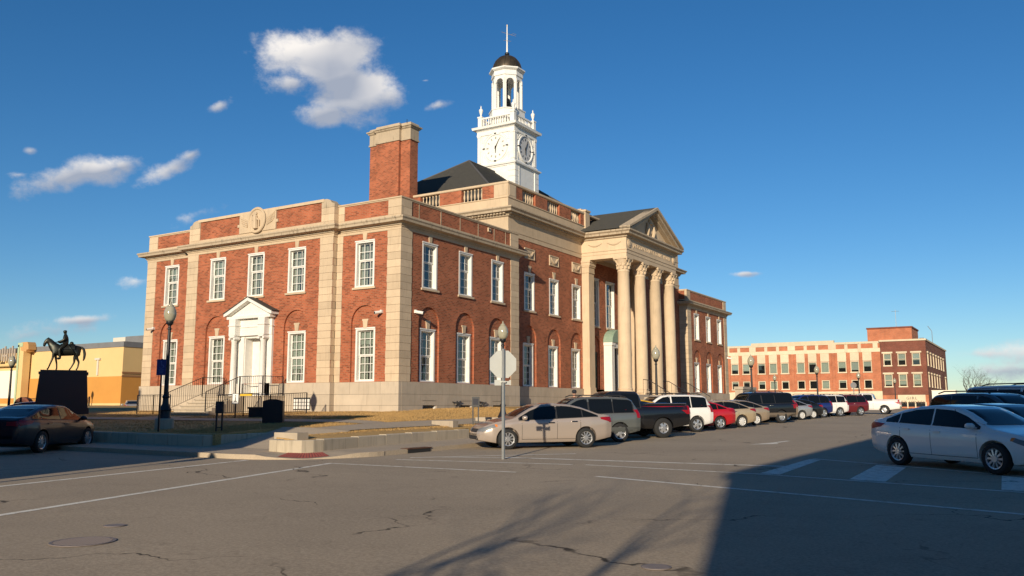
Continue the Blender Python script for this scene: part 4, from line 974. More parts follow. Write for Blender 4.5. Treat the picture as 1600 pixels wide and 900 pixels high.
    F0 = F; F = Fac(XF-.22, YC, (0, 1), (1, 0))
    m.prism([(-.28, 13.85), (0, 13.62), (.28, 13.85), (.3, 14.4), (-.3, 14.4)], F.pt, -.12, -.02)
    for s in (-1, 1):
        m.tube([F.pt(s*.5, 13.5, -.06), F.pt(s*.55, 13.9, -.14), F.pt(s*.45, 14.25, -.14), F.pt(s*.42, 14.5, -.08)], [.13, .16, .12, .07], 7)
        m.tube([F.pt(s*.3, 13.5, -.06), F.pt(s*.9, 13.45, -.1), F.pt(s*1.4, 13.4, -.05)], [.1, .09, .04], 6)
        m.tube([F.pt(s*.45, 14.2, -.1), F.pt(s*.15, 14.45, -.12)], [.06, .05], 6)
    m.tube([F.pt(0, 14.4, -.1), F.pt(0, 14.75, -.08)], [.2, .08], 8); F = F0; m.build('carved_arms', STONE, CH)
    for y in (YS+.45, YE-.45):
        w = MB(); u = y-YC
        w.prism([(u+.26*cos(2*pi*i/18), 12.4+.26*sin(2*pi*i/18)) for i in range(18)], F.pt, -.05, .02); w.prism([(u+.15*cos(2*pi*i/18), 12.4+.15*sin(2*pi*i/18)) for i in range(18)], F.pt, -.08, -.05); w.build('carved_roundel', STONE, CH)
    tcv = bpy.data.curves.new('lettering', 'FONT'); tcv.body = 'JACKSON COUNTY COURT HOUSE'; tcv.size = .4; tcv.extrude = .012; tcv.align_x = 'CENTER'; tcv.space_character = 1.08; tcv.resolution_u = 2
    tob = bpy.data.objects.new('lettering_curve', tcv); COL.objects.link(tob); dg = bpy.context.evaluated_depsgraph_get(); me = bpy.data.meshes.new_from_object(tob.evaluated_get(dg)); bpy.data.objects.remove(tob)
    me.transform(Matrix(((0, 0, 1, XF+.008), (1, 0, 0, YC), (0, 1, 0, 12.24), (0, 0, 0, 1)))); me.materials.clear(); me.materials.append(STONE); uvs(me); lo = ob('lettering', me, CH); lo['kind'] = 'stuff'
    g = MB(); gf = Fac(0, YS, (1, 0), (0, -1))                        # faint carved garland on the side frieze
    for c in (.35, 1.75): g.tube([gf.pt(c-.5+1.0*i/8, 12.5-.16*sin(pi*i/8), -.01) for i in range(9)], [.03+.03*sin(pi*i/8) for i in range(9)], 5)
    g.build('carved_garland', STONE, CH)
    # entrance porch, white with a green barrel canopy
    e = MB(); u = YC-.0
    for s in (-1, 1): FC.box(e, u+s*.95-.22, u+s*.95+.22, 2.42, 5.9, -.62, 0); FC.box(e, u+s*.95-.27, u+s*.95+.27, 5.9, 6.12, -.68, 0)
    e.prism([(u-.73, 5.75), (u+.73, 5.75), (u+.73, 6.12), (u-.73, 6.12)], FC.pt, -.6, -.05); e.build('entrance_porch', WHITE, CH)
    e = MB(); n = 14; e.prism([(u+1.25*cos(pi*i/n), 6.12+.95*sin(pi*i/n)) for i in range(n+1)], FC.pt, -.72, 0); e.build('porch_canopy', VERD, CH)
    e = MB(); FC.box(e, u-.73, u+.73, 2.45, 5.75, -.06, .0); e.build('entrance_door', mat('dark_glass', (.02, .022, .025), .08), CH)
    ln = MB(); ln.tube([(1.1, 25.9, 11.9), (1.1, 25.9, 10.9)], .02, 5); ln.lathe([(.02, 10.0), (.2, 10.15), (.26, 10.75), (.05, 10.95)], 1.1, 25.9, 6); tag(ln.build('hanging_lantern', [WHITE]), 'white lantern hanging under the portico ceiling between the columns', 'lantern')
    r = MB()                                                           # portico stair rails
    for y in (YS+1.0, YC, YE-1.0):
        r.tube([(3.2, y, 3.4), (3.6, y, 3.35), (5.3, y, 2.35)], .025, 6)
        for i in range(8): x = 3.2+2.1*i/7; zt = 3.4-max(0, (x-3.4))*.53; r.tube([(x, y, zt-.95), (x, y, zt)], .012, 5)
        r.build('handrail', IRON, CH); r = MB()
portico()
# ================================================================== STREET FURNITURE
def copy_tree(root, loc, rz, label, scale=1):
    r = root.copy(); COL.objects.link(r); r.location = loc; r.rotation_euler = (0, 0, rz); r['label'] = label; r.scale = (scale,)*3
    for ch in root.children:
        c = ch.copy(); COL.objects.link(c); c.parent = r
        for g in ch.children:
            d = g.copy(); COL.objects.link(d); d.parent = c
    return r
def make_lamp(loc, label):
    t = thing('street_lamp', label, 'street lamp', loc, group='acorn globe street lamps round the square')
    m = MB(); m.lathe([(.22, 0), (.22, .05), (.2, .09), (.2, .3), (.23, .33), (.19, .4), (.12, .55), (.1, .75), (.13, .78), (.13, .82), (.085, .88)], n=16); smooth_by_angle(m.build('base', IRON, t, loc=(0, 0, 0)))
    m = MB(); m.lathe([(.085, .86), (.055, 3.25), (.075, 3.27), (.075, 3.31), (.05, 3.34), (.05, 3.4), (.11, 3.46), (.13, 3.5), (.13, 3.56)], n=14); smooth_by_angle(m.build('pole', IRON, t, loc=(0, 0, 0)))
    m = MB(); m.lathe([(.12, 3.56), (.17, 3.62), (.215, 3.74), (.225, 3.86), (.205, 3.98), (.16, 4.08), (.115, 4.13)], n=20); g = m.build('globe', GLOBE, t, True, loc=(0, 0, 0))
    m = MB(); m.lathe([(.12, 4.13), (.12, 4.15), (.07, 4.2), (.03, 4.23), (.035, 4.27), (.01, 4.33)], n=12); m.build('finial', GLOBE, g, True, loc=(0, 0, 0))
    return t
def ped(x, y, z, h, lab):
    m = MB(); m.lathe([(.33, z-.2), (.33, z+h-.03), (.3, z+h)], x, y, 20); smooth_by_angle(tag(m.build('lamp_plinth', CONC), lab, 'plinth'))
L0 = make_lamp((-1.9, -11.0, 1.22), 'black street lamp with acorn globe on a round concrete plinth between statue and blue sign')
ped(-1.9, -11.0, zl(-1.9, -11), .37, 'round concrete plinth under the black lamp behind the shaded low wall')
for x, y, z, lab, sc in ((6.2, -.8, None, 'black acorn street lamp rising behind the stop sign', 1),
                     (7.6, 12.6, None, 'black acorn street lamp in front of the portico columns', 1.0),
                     (8.5, 27.5, None, 'black acorn street lamp rising above the black full-size SUV', 1.02),
                     (8.4, 48.2, None, 'black acorn street lamp above the dark blue hatchback, before the orange building', 1.0),
                     (-34.5, 1.0, None, 'black acorn street lamp beside the shop sign on the yellow building', 1.05),
                     (-57.5, 16.5, None, 'small black acorn street lamp between green pylon and statue plinth', 1.0),
                     (7.5, 74.0, None, 'small acorn street lamp before the orange building above the white SUV', 1.0),
                     (-1.5, 72.0, None, 'small acorn street lamp before the orange building above the silver sedan', .95),
                     (10.5, 80.0, None, 'small acorn street lamp near the round sign at the end of the orange building', .85),
                     (-7.5, 72.0, None, 'small acorn street lamp peeping over the black SUV roof rack', .8),
                     (27.2, 84.0, None, 'small acorn street lamp right of the dark brick corner building', .9),
                     (9.25, -28.3, None, 'black acorn street lamp on the near corner', 1.0)):
    z = zg(x, y)+.1 if (x > 6.3 or y > 55 or x < -33 or y < -13) else zl(x, y)-.02
    copy_tree(L0, (x, y, z), 0, lab, sc)
# stop sign seen from behind
ss = thing('stop_sign', 'back of an octagonal stop sign on a galvanised pole at the crossing', 'stop sign', (12.82, -11.33, zg(12.82, -11.33)))
m = MB(); m.box(-.033, .033, -.033, .033, -.02, 2.98); m.build('pole', STEEL, ss, loc=(0, 0, 0))
vx = Vector((CAM.x-12.82, CAM.y+11.33)).normalized(); ang = math.atan2(vx.y, vx.x)+pi/2+.25
m = MB(); n = 8; m.prism([(.405*cos(pi/8+2*pi*i/8), 2.56+.405*sin(pi/8+2*pi*i/8)) for i in range(8)], lambda u, w, d: (u, d, w), .04, .043); m.prism([(.405*cos(pi/8+2*pi*i/8), 2.56+.405*sin(pi/8+2*pi*i/8)) for i in range(8)], lambda u, w, d: (u, d, w), .0435, .045, 1)
o = m.build('octagon_plate', [SIGNBACK, mat('sign_red', (.45, .02, .02), .4)], ss, loc=(0, 0, 0), rz=ang)
m = MB(); m.box(-.24, -.05, .036, .04, 1.98, 2.13); m.box(.06, .17, .036, .04, 2.0, 2.1); m.box(.17, .22, .036, .04, 1.99, 2.13); m.box(-.06, .06, -.05, .05, 2.06, 2.1); m.build('plate', [SIGNBACK], ss, loc=(0, 0, 0), rz=ang)
# blue accessible-parking sign
bs = thing('parking_sign', 'blue accessible parking sign on a dark post behind the shaded wall', 'sign', (-.6, -12.2, zl(-.6, -12.2)))
m = MB(); m.box(-.025, .025, -.025, .025, -.1, 2.5); m.build('post', IRON, bs, loc=(0, 0, 0), rz=.6)
m = MB(); m.box(-.16, .16, -.04, -.032, 1.93, 2.48); bp_ = m.build('plate', BLUES, bs, loc=(0, 0, 0), rz=.6)
m = MB(); wm = mat('sign_faded', (.08, .12, .3), .5)
m.lathe([(.03, -.0), (.03, .004)], n=8) if False else None
def sy(u, w): return (u, -.0425, w)
def ring(mb, c, r0, r1, a0, a1, n, f): mb.add([f(c[0]+r*cos(a0+(a1-a0)*i/n), c[1]+r*sin(a0+(a1-a0)*i/n)) for i in range(n+1) for r in (r0, r1)], [(2*i, 2*i+1, 2*i+3, 2*i+2) for i in range(n)])
ring(m, (0, 2.24), .06, .08, -2.6, .5, 12, sy); ring(m, (-.01, 2.40), 0, .025, 0, 2*pi, 10, sy)
m.add([sy(-.02, 2.37), sy(.0, 2.37), sy(.01, 2.27), sy(-.01, 2.27)], [(0, 1, 2, 3)]); m.add([sy(-.01, 2.29), sy(-.01, 2.27), sy(.06, 2.27), sy(.09, 2.2), sy(.11, 2.21), sy(.07, 2.29)], [(0, 1, 2, 3, 4, 5)])
for k in range(3): m.add([sy(-.1+.02*k, 2.11-.05*k), sy(.1-.02*k, 2.11-.05*k), sy(.1-.02*k, 2.13-.05*k), sy(-.1+.02*k, 2.13-.05*k)], [(0, 1, 2, 3)])
m.build('symbol', wm, bp_, loc=(0, 0, 0))
# small boxes on two legs
def plaque(x, y, z, h, w, lab, rz=.55):
    t = thing('plaque_stand', lab, 'plaque stand', (x, y, z), rz)
    for s in (-1, 1): m = MB(); m.box(s*w*.36-.025, s*w*.36+.025, -.025, .025, -.05, h); m.build('leg', IRON, t, loc=(0, 0, 0))
    m = MB(); m.box(-w/2, w/2, -.06, .06, h-.02, h+.38); c = m.build('case', IRON, t, loc=(0, 0, 0)); m = MB(); m.box(-w*.36, w*.36, -.012, .012, .12, .15); m.build('crossbar', IRON, t, loc=(0, 0, 0))
    m = MB(); m.box(-w*.35, w*.35, -.066, -.061, h+.06, h+.3); m.build('panel', mat('panel_dark', (.04, .04, .05), .2), c, loc=(0, 0, 0))
plaque(1.75, -11.6, zl(1.75, -11.6), .62, .26, 'small black box on two legs behind the shaded wall near the path opening')
plaque(6.05, -2.6, zl(6.05, -2.6), .75, .3, 'black box on two legs beside the lamp behind the bronze sedan')
t = thing('accessible_entry_sign', 'small white pictogram sign on a short post below the side steps', 'sign', (-4.9, -5.2, zl(-4.9, -5.2)), .5)
m = MB(); m.box(-.03, .03, -.02, .02, -.05, 1.0); m.build('post', IRON, t, loc=(0, 0, 0)); m = MB(); m.box(-.15, .15, -.04, -.03, .6, 1.06); m.box(-.13, .13, -.044, -.04, .62, 1.04, 1); m.box(-.02, .02, -.047, -.044, .7, .9, 0); m.box(-.06, .06, -.047, -.044, .7, .74, 0); m.box(-.025, .025, -.047, -.044, .93, .98, 0); m.build('plate', [IRON, WHITE], t, loc=(0, 0, 0))
m = MB(); m.box(-.42, .42, -.25, .25, 0, .42); m.box(-.46, .46, -.29, .29, .36, .44); o = tag(m.build('planter_box', IRON, loc=(-4.0, -4.6, zl(-4, -4.6)), rz=.3), 'low black planter box by the small pictogram sign', 'planter')
m = MB(); m.prism([(-.4, 0), (.4, 0), (.4, .86), (.12, .93), (-.12, .93), (-.4, .86)], lambda u, w, d: (u, d, w), -.1, .1); tag(m.build('granite_marker', GRANB, loc=(.35, -7.9, zl(.35, -7.9)-.02), rz=.45), 'black granite memorial tablet with a shallow peaked top on the lawn', 'memorial')
# yellow strip on the ramp
m = MB(); m.box(-5.5, -4.75, -4.45, -4.41, 2.14, 2.23); tag(m.build('caution_bar', mat('caution_yellow', (.7, .45, .04), .5)), 'short yellow bar on the low railing right of the side steps', 'barrier')
# stone sign by the far wing
t = thing('stone_sign', 'tan stone courthouse sign with dark square plaques by the far wing', 'sign', (6.0, 34.5, zl(6, 34.5)), 0)
m = MB(); m.box(-.3, .3, -1.7, 1.7, -.2, 1.75); m.box(-.35, .35, -1.78, 1.78, 1.6, 1.8); m.build('slab', CONC, t, loc=(0, 0, 0))
for u in (-1.1, 0, 1.1): m = MB(); m.box(.3, .33, u-.35, u+.35, .4, 1.1); m.build('plaque', mat('plaque_bronze', (.09, .07, .05), .5), t, loc=(0, 0, 0))

# ================================================================== STATUE
def skin_mesh(name, nodes, edges, m, parent, levels=2, loc=(0, 0, 0)):
    me = bpy.data.meshes.new(name); me.from_pydata([n[:3] for n in nodes], edges, []); o = bpy.data.objects.new(name, me); COL.objects.link(o)
    sk = o.modifiers.new('s', 'SKIN'); sv = me.skin_vertices[0].data
    for i, n in enumerate(nodes): r = n[3]; sv[i].radius = (r, n[4] if len(n) > 4 else r); sv[i].use_root = (i == 0)
    ss_ = o.modifiers.new('u', 'SUBSURF'); ss_.levels = levels; ss_.render_levels = levels
    dg = bpy.context.evaluated_depsgraph_get(); e = bpy.data.meshes.new_from_object(o.evaluated_get(dg)); bpy.data.objects.remove(o)
    e.materials.clear(); e.materials.append(m)
    for p in e.polygons: p.use_smooth = True
    return ob(name, e, parent, loc)
def statue():
    d = 47.0; p = CAM + _f*d + _r*(-697/1342*d); X, Y = p.x, p.y; z = zl(X, Y)
    t = thing('equestrian_statue', 'dark bronze rider on a walking horse on a tall dark granite pedestal', 'statue', (X, Y, z), 1.0)
    k = 1.0
    m = MB()
    m.box(-1.43, 1.43, -.95, .95, -.2, .35); m.prism([(-1.36, .35), (1.36, .35), (1.22, 2.15), (-1.22, 2.15)], lambda u, w, dd: (u, dd, w), -.85, .85); m.box(-1.28, 1.28, -.82, .82, 2.15, 2.28); m.box(-1.2, 1.2, -.72, .72, 2.28, 2.38)
    m.v = [(x*.93, y, q) for x, y, q in m.v]; m.build('pedestal', GRAN, t, loc=(0, 0, 0))
    B = 2.38
    # horse faces -x; nodes x,y,z,r
    N = [(.0, 0, 1.2, .3, .37), (-.35, 0, 1.18, .3, .38), (-.62, 0, 1.24, .26, .36), (.38, 0, 1.22, .31, .36), (.66, 0, 1.28, .28, .34),
         (-.76, 0, 1.5, .17, .25), (-.88, 0, 1.7, .14, .19), (-.98, 0, 1.78, .12, .14), (-1.08, 0, 1.70, .11, .12), (-1.16, 0, 1.52, .085, .09), (-1.17, 0, 1.38, .065, .075), (-.95, -.06, 1.93, .028), (-.95, .06, 1.93, .028),
         # front legs
         (-.62, -.15, 1.0, .1), (-.66, -.15, .72, .065), (-.76, -.15, .42, .05), (-.86, -.15, .12, .042), (-.93, -.15, .03, .06),
         (-.55, .15, 1.0, .1), (-.5, .15, .68, .065), (-.44, .15, .38, .048), (-.42, .15, .1, .042), (-.47, .15, .03, .06),
         # hind legs
         (.66, -.16, 1.02, .16), (.6, -.16, .8, .1), (.76, -.16, .5, .06), (.72, -.16, .2, .045), (.68, -.16, .1, .042), (.62, -.16, .03, .06),
         (.66, .16, 1.02, .16), (.5, .16, .8, .1), (.5, .16, .5, .06), (.36, .16, .2, .045), (.3, .16, .1, .042), (.24, .16, .03, .06),
         # tail
         (.86, 0, 1.38, .07), (.98, 0, 1.28, .08), (1.05, 0, 1.0, .09), (1.03, 0, .72, .07), (.98, 0, .58, .03)]
    E_ = [(0, 1), (1, 2), (0, 3), (3, 4), (2, 5), (5, 6), (6, 7), (7, 8), (8, 9), (9, 10), (7, 11), (7, 12), (2, 13), (13, 14), (14, 15), (15, 16), (16, 17), (2, 18), (18, 19), (19, 20), (20, 21), (21, 22),
          (4, 23), (23, 24), (24, 25), (25, 26), (26, 27), (27, 28), (4, 29), (29, 30), (30, 31), (31, 32), (32, 33), (33, 34), (4, 35), (35, 36), (36, 37), (37, 38), (38, 39)]
    skin_mesh('horse', N, E_, BRONZE, t, 2, (0, 0, B))
    R_ = [(-.0, 0, 1.6, .21, .22), (-.03, 0, 1.82, .19, .2), (-.05, 0, 2.02, .19, .22), (-.07, 0, 2.13, .09), (-.08, 0, 2.19, .08), (-.1, 0, 2.29, .125), (-.1, 0, 2.4, .11),
          (-.05, -.24, 2.05, .1), (-.1, -.33, 1.8, .085), (-.34, -.24, 1.68, .065), (-.46, -.12, 1.68, .06), (-.05, .24, 2.05, .1), (-.1, .33, 1.8, .085), (-.3, .26, 1.66, .065), (-.42, .1, 1.66, .06),
          (-.1, -.3, 1.46, .12), (-.34, -.38, 1.22, .09), (-.3, -.38, .9, .07), (-.28, -.38, .72, .06), (-.44, -.38, .68, .05), (-.1, .3, 1.46, .12), (-.34, .38, 1.22, .09), (-.3, .38, .9, .07), (-.28, .38, .72, .06), (-.44, .38, .68, .05)]
    E2 = [(0, 1), (1, 2), (2, 3), (3, 4), (4, 5), (5, 6), (2, 7), (7, 8), (8, 9), (9, 10), (2, 11), (11, 12), (12, 13), (13, 14), (0, 15), (15, 16), (16, 17), (17, 18), (18, 19), (0, 20), (20, 21), (21, 22), (22, 23), (23, 24)]
    skin_mesh('rider', R_, E2, BRONZE, t, 2, (0, 0, B))
    m = MB(); vs = []
    for i in range(9):
        a = -1.5+3.0*i/8
        for x in (-.3, .0, .3, .5): vs.append((x, .34*sin(a), 1.2+.36*cos(a)+.02))
    m.add(vs, [(i*4+j, i*4+j+1, i*4+j+5, i*4+j+4) for i in range(8) for j in range(3)]); m.tube([(.1, -.33, 1.5), (.35, -.36, 1.2), (.62, -.34, .78)], [.04, .03, .015], 6); m.tube([(.3, -.1, 1.6), (.3, .1, 1.6)], .12, 8); m.build('saddle', BRONZE, t, True, loc=(0, 0, B))
    m = MB(); m.tube([(-.46, -.1, 1.68), (-.9, -.12, 1.62), (-1.2, -.08, 1.55)], .012, 4); m.tube([(-.44, .1, 1.66), (-.9, .12, 1.62), (-1.2, .08, 1.55)], .012, 4); m.build('reins', BRONZE, t, loc=(0, 0, B))
    for c in t.children:
        if c.name.split('.')[0] in ('horse', 'rider', 'saddle', 'reins'): c.scale = (.9, .9, .92)
statue()

# ================================================================== NEIGHBOURING BUILDINGS
def simple_window(F, u, z, w, h, m_frame, parent, shade=.0, depth=.12, hood=False, rows=1):
    f = MB(); t = .09
    F.box(f, u-w/2, u-w/2+t, z, z+h, -.03, depth); F.box(f, u+w/2-t, u+w/2, z, z+h, -.03, depth); F.box(f, u-w/2+t, u+w/2-t, z+h-t, z+h, -.03, depth); F.box(f, u-w/2-.06, u+w/2+.06, z-.1, z+.06, -.1, depth)
    if hood: F.box(f, u-w/2-.16, u+w/2+.16, z+h, z+h+.2, -.12, .03)
    if rows > 1: F.box(f, u-w/2+t, u+w/2-t, z+h*.48, z+h*.48+.06, .0, depth)
    o = f.build('window', m_frame, parent)
    g = MB(); g.add([F.pt(u-w/2+t, z, depth-.03), F.pt(u+w/2-t, z, depth-.03), F.pt(u+w/2-t, z+h-t, depth-.03), F.pt(u-w/2+t, z+h-t, depth-.03)], [(0, 1, 2, 3)]); g.build('pane', GLASS, o)
    b = MB(); F.box(b, u-w/2+.02, u+w/2-.02, z, z+h, depth+.25, depth+.28); b.build('black_room_sheet', DARK, o)  # dark sheet added so the space behind the pane reads unlit
    if shade: s = MB(); F.box(s, u-w/2+t, u+w/2-t, z+h*(1-shade), z+h-t, depth+.02, depth+.04); s.build('roller_shade', SHADE_, o)
def orange_building():
    Y = 90; F = Fac(0, Y, (1, 0), (0, -1)); z0 = zg(0, Y); k = 1.0
    t = thing('commercial_building', 'long two-storey orange brick building with cream piers and bands', 'building', (-6, Y, z0), world=True)
    x0, x1 = -22.0, 7.7
    wx = []
    for c in (-14.2, -11.3, -7.2+.4, -4.3+.2, -1.8-.05, 1.6+.4, 4.2+.4, 6.4):
        pass
    def ux(px, py=600): dd = cdir(px, py); q = (Y-CAM.y)/dd.y; return CAM.x+dd.x*q
    def uz(px, py): dd = cdir(px, py); q = (Y-CAM.y)/dd.y; return CAM.z+dd.z*q
    W1 = [1119+.5*(80+155)*.1625*0, 0]
    xs = [ux(p) for p in (1149.3, 1167, 1191, 1209.3, 1227.5, 1252.5, 1271, 1290.5, 1317.3, 1337.3, 1357)]
    za, zb = uz(1260, 583), uz(1260, 566); zc, zd = uz(1260, 608), uz(1260, 594.5)
    ztc = uz(1260, 553.5); zp0, zp1 = uz(1260, 552.5), uz(1260, 549); ztop = uz(1260, 537)
    allx = [xs[0]-9.2, xs[0]-7.6, xs[0]-5.5, xs[0]-3.6, xs[0]-1.7]+xs
    w_ = MB(); holes = [rect(x-.55, x+.55, za, zb) for x in allx]+[rect(x-.52, x+.52, zc, zd) for x in allx]
    wall(w_, F, rect(x0, x1, zc-.35, ztop-.25), holes, 0, .2); w_.box(x0, x1, Y+.9, Y+14, z0-.2, ztop-.6); w_.build('brick_wall', BRICKO, t)
    b = MB(); F.box(b, x0, x1, z0-.2, zc-.35, -.06, .5); b.build('ground_floor', CREAM, t)
    b = MB(); F.box(b, x0, x1, zp1-.35, zp1+.15, -.08, .3); b.build('cream_band', CREAM, t)
    b = MB(); F.box(b, x0, x1, ztop-.28, ztop, -.1, .5); F.box(b, ux(1176), ux(1306), ztop, ztop+.3, -.1, .5); b.build('coping', CREAM, t)
    for p, wd in ((1178, .9), (1239, 1.0), (1303, 1.0), (1371, .6)):
        b = MB(); x = ux(p); F.box(b, x-wd/2, x+wd/2, zp1+.15, ztop-.28, -.12, .2); b.build('cream_pier', CREAM, t)
    for p in (1139.5, 1156.5, 1199, 1217.5, 1261, 1279, 1325, 1346):
        b = MB(); x = ux(p); F.box(b, x-.2, x+.2, zp1-.3, zp1+.75, -.13, .1); b.lathe([(.2, zp1+.75), (.1, zp1+.95)], x, Y-.03, 8); b.build('cream_finial', CREAM, t)
    for x in allx:
        b = MB(); F.box(b, x-.56, x+.56, zb+.02, zp1-.35, -.04, .1); b.build('cream_panel', CREAM, t)
    for a, c in zip(allx, allx[1:]):
        b = MB(); x = (a+c)/2; wd = min(.2, (c-a-1.2)/2-.05); F.box(b, x-wd, x+wd, zc-.35, zp1-.35, -.12, .1); b.build('brick_pier', BRICKO, t)
    rg = random.Random(4)
    for i, x in enumerate(allx):
        simple_window(F, x, za, 1.08, zb-za-.02, CREAM, t, (.35, .5, .3, 1, 1, .6, .7, .2, 1, 1, 1, .2, 1, .6, .8, .5)[i]); simple_window(F, x, zc, 1.02, zd-zc-.02, CREAM, t, (0, 0, 0, .5, 0, .3, .2, .4, 1, .2, 0, 0, .9, .3, .1, 0)[i])
    # penthouse
    b = MB(); b.box(5.4, 11.0, Y+5, Y+12, ztop-1, ztop+2.0); b.build('penthouse', BRICKO, t); b = MB(); b.box(5.3, 11.1, Y+4.9, Y+12.1, ztop+2.0, ztop+2.2); b.build('penthouse_coping', BRICKD, t)
    b = MB(); b.tube([(9.0, Y+6, ztop+2.1), (9.0, Y+6, ztop+4.6)], .03, 5); b.tube([(8.5, Y+6, ztop+4.4), (9.5, Y+6, ztop+4.4)], .02, 4); b.build('antenna', STEEL, t)
    # ---- dark brick corner building
    c = thing('corner_building', 'three-storey dark brick corner building with cream window hoods and a shop front', 'building', (10.5, Y, z0), world=True)
    xa, xb, dep = 7.72, ux(1449, 580), 27; zt = uz(1412, 533)
    G = Fac(xb, Y-.3, (0, 1), (1, 0)); F = Fac(0, Y-.3, (1, 0), (0, -1))
    wxs = [ux(p) for p in (1389.5, 1412, 1434.5)]; z2a, z2b = uz(1412, 571), uz(1412, 551.5); z1a, z1b = uz(1412, 604), uz(1412, 584)
    w_ = MB(); wall(w_, F, rect(xa, xb, uz(1412, 617), zt), [rect(x-.5, x+.5, z2a, z2b) for x in wxs]+[rect(x-.5, x+.5, z1a, z1b) for x in wxs], 0, .2)
    sy_ = [1.8+3.4*i for i in range(7)]
    wall(w_, G, rect(0, dep, z0+.2, zt), [rect(u-.5, u+.5, z2a, z2b) for u in sy_]+[rect(u-.5, u+.5, z1a, z1b) for u in sy_[:5]+[24]], 0, .25)
    w_.box(xa, xb-.9, Y+.6, Y+dep, z0, zt-.3); w_.build('brick_wall', BRICKD, c)
    b = MB(); F.box(b, xa-.1, xb+.12, zt, zt+.22, -.14, .4); b.box(xb-.2, xb+.12, Y-.3, Y+dep, zt, zt+.2); b.build('coping', CREAM, c)
    for x in wxs:
        simple_window(F, x, z2a, .98, z2b-z2a-.02, CREAM, c, .6, hood=True, rows=2); simple_window(F, x, z1a, .98, z1b-z1a-.02, CREAM, c, .85, hood=True, rows=2)
        b = MB(); F.box(b, x-.7, x+.7, z2b+.95, z2b+1.35, -.03, .05); b.build('corbel_panel', BRICKD, c)
    for u in sy_: simple_window(G, u, z2a, 1.0, z2b-z2a, CREAM, c, .5, hood=True)
    for u in sy_[:5]+[24]: simple_window(G, u, z1a, 1.0, z1b-z1a, CREAM, c, .5, hood=True)
    b = MB(); F.box(b, xa, xb, z0, uz(1412, 617)-.02, .0, .3); b.build('ground_floor', BRICKO, c)
    s0, s1 = ux(1404, 625), ux(1447, 625); zs0, zs1 = uz(1425, 628), uz(1425, 617)
    b = MB(); F.box(b, s0, s1, zs0, zs1, -.12, -.02); sg = b.build('shop_sign', CREAM, c)
    b = MB(); F.box(b, s0+.1, s1-.1, z0+.2, zs0-.05, -.04, -.01); b.build('shop_glass', mat('dark_glass', (.02, .022, .025), .08), c)
    for x in (s0, s0+1.1, s1-1.2, s1): b = MB(); F.box(b, x-.07, x+.07, z0, zs0, -.1, -.0); b.build('shop_post', CREAM, c)
    for txt, zz, sz in (('GIRL', zs1-.58, .5), ('PET HOTEL', zs1-1.1, .5)):
        cu = bpy.data.curves.new('lettering', 'FONT'); cu.body = txt; cu.size = sz; cu.extrude = .01; cu.align_x = 'CENTER'; cu.space_character = 1.3; cu.resolution_u = 2; to = bpy.data.objects.new('l', cu); COL.objects.link(to)
        me = bpy.data.meshes.new_from_object(to.evaluated_get(bpy.context.evaluated_depsgraph_get())); bpy.data.objects.remove(to)
        me.transform(Matrix(((1, 0, 0, (s0+s1)/2), (0, 0, -1, Y-.3-.13), (0, 1, 0, zz), (0, 0, 0, 1)))); me.materials.clear(); me.materials.append(mat('sign_letters', (.10, .09, .07), .6)); uvs(me); lo = ob('lettering', me, sg); lo['kind'] = 'stuff'
    xx = ux(1391, 625); b = MB(); F.box(b, xx-.6, xx+.6, z0, zs0-.4, -.06, .02); b.prism([(xx+.6*cos(pi*i/10), zs0-.4+.6*sin(pi*i/10)) for i in range(11)], F.pt, -.06, .02); b.build('arched_doorway', CREAM, c)
    b = MB(); F.box(b, xx-.42, xx+.42, z0, zs0-.55, -.07, -.06); b.build('door', DARK, c)
    b = MB()
    for u in (2, 5, 8, 11): b.box(xb-.9, xb-.4, Y+u, Y+u+.5, zt+.2, zt+.5)
    b.tube([(xb-.5, Y+14, zt), (xb-.5, Y+14, zt+2.2), (xb-1.0, Y+14, zt+3.0)], .04, 5); b.build('roof_vents', GREYM, c)
    e = MB(); e.box(-.5, .5, -.03, .03, -.5, .5) if False else None
    sx = ux(1348, 625); e.tube([(sx, Y-6, zg(sx, Y-6)), (sx, Y-6, zg(sx, Y-6)+3.4)], .05, 6); e.tube([(sx, Y-6.05, zg(sx, Y)+2.9), (sx, Y-5.97, zg(sx, Y)+2.9)], .38, 16); tag(e.build('round_sign', GREYM), 'back of a round sign on a post before the orange building', 'sign')
orange_building()
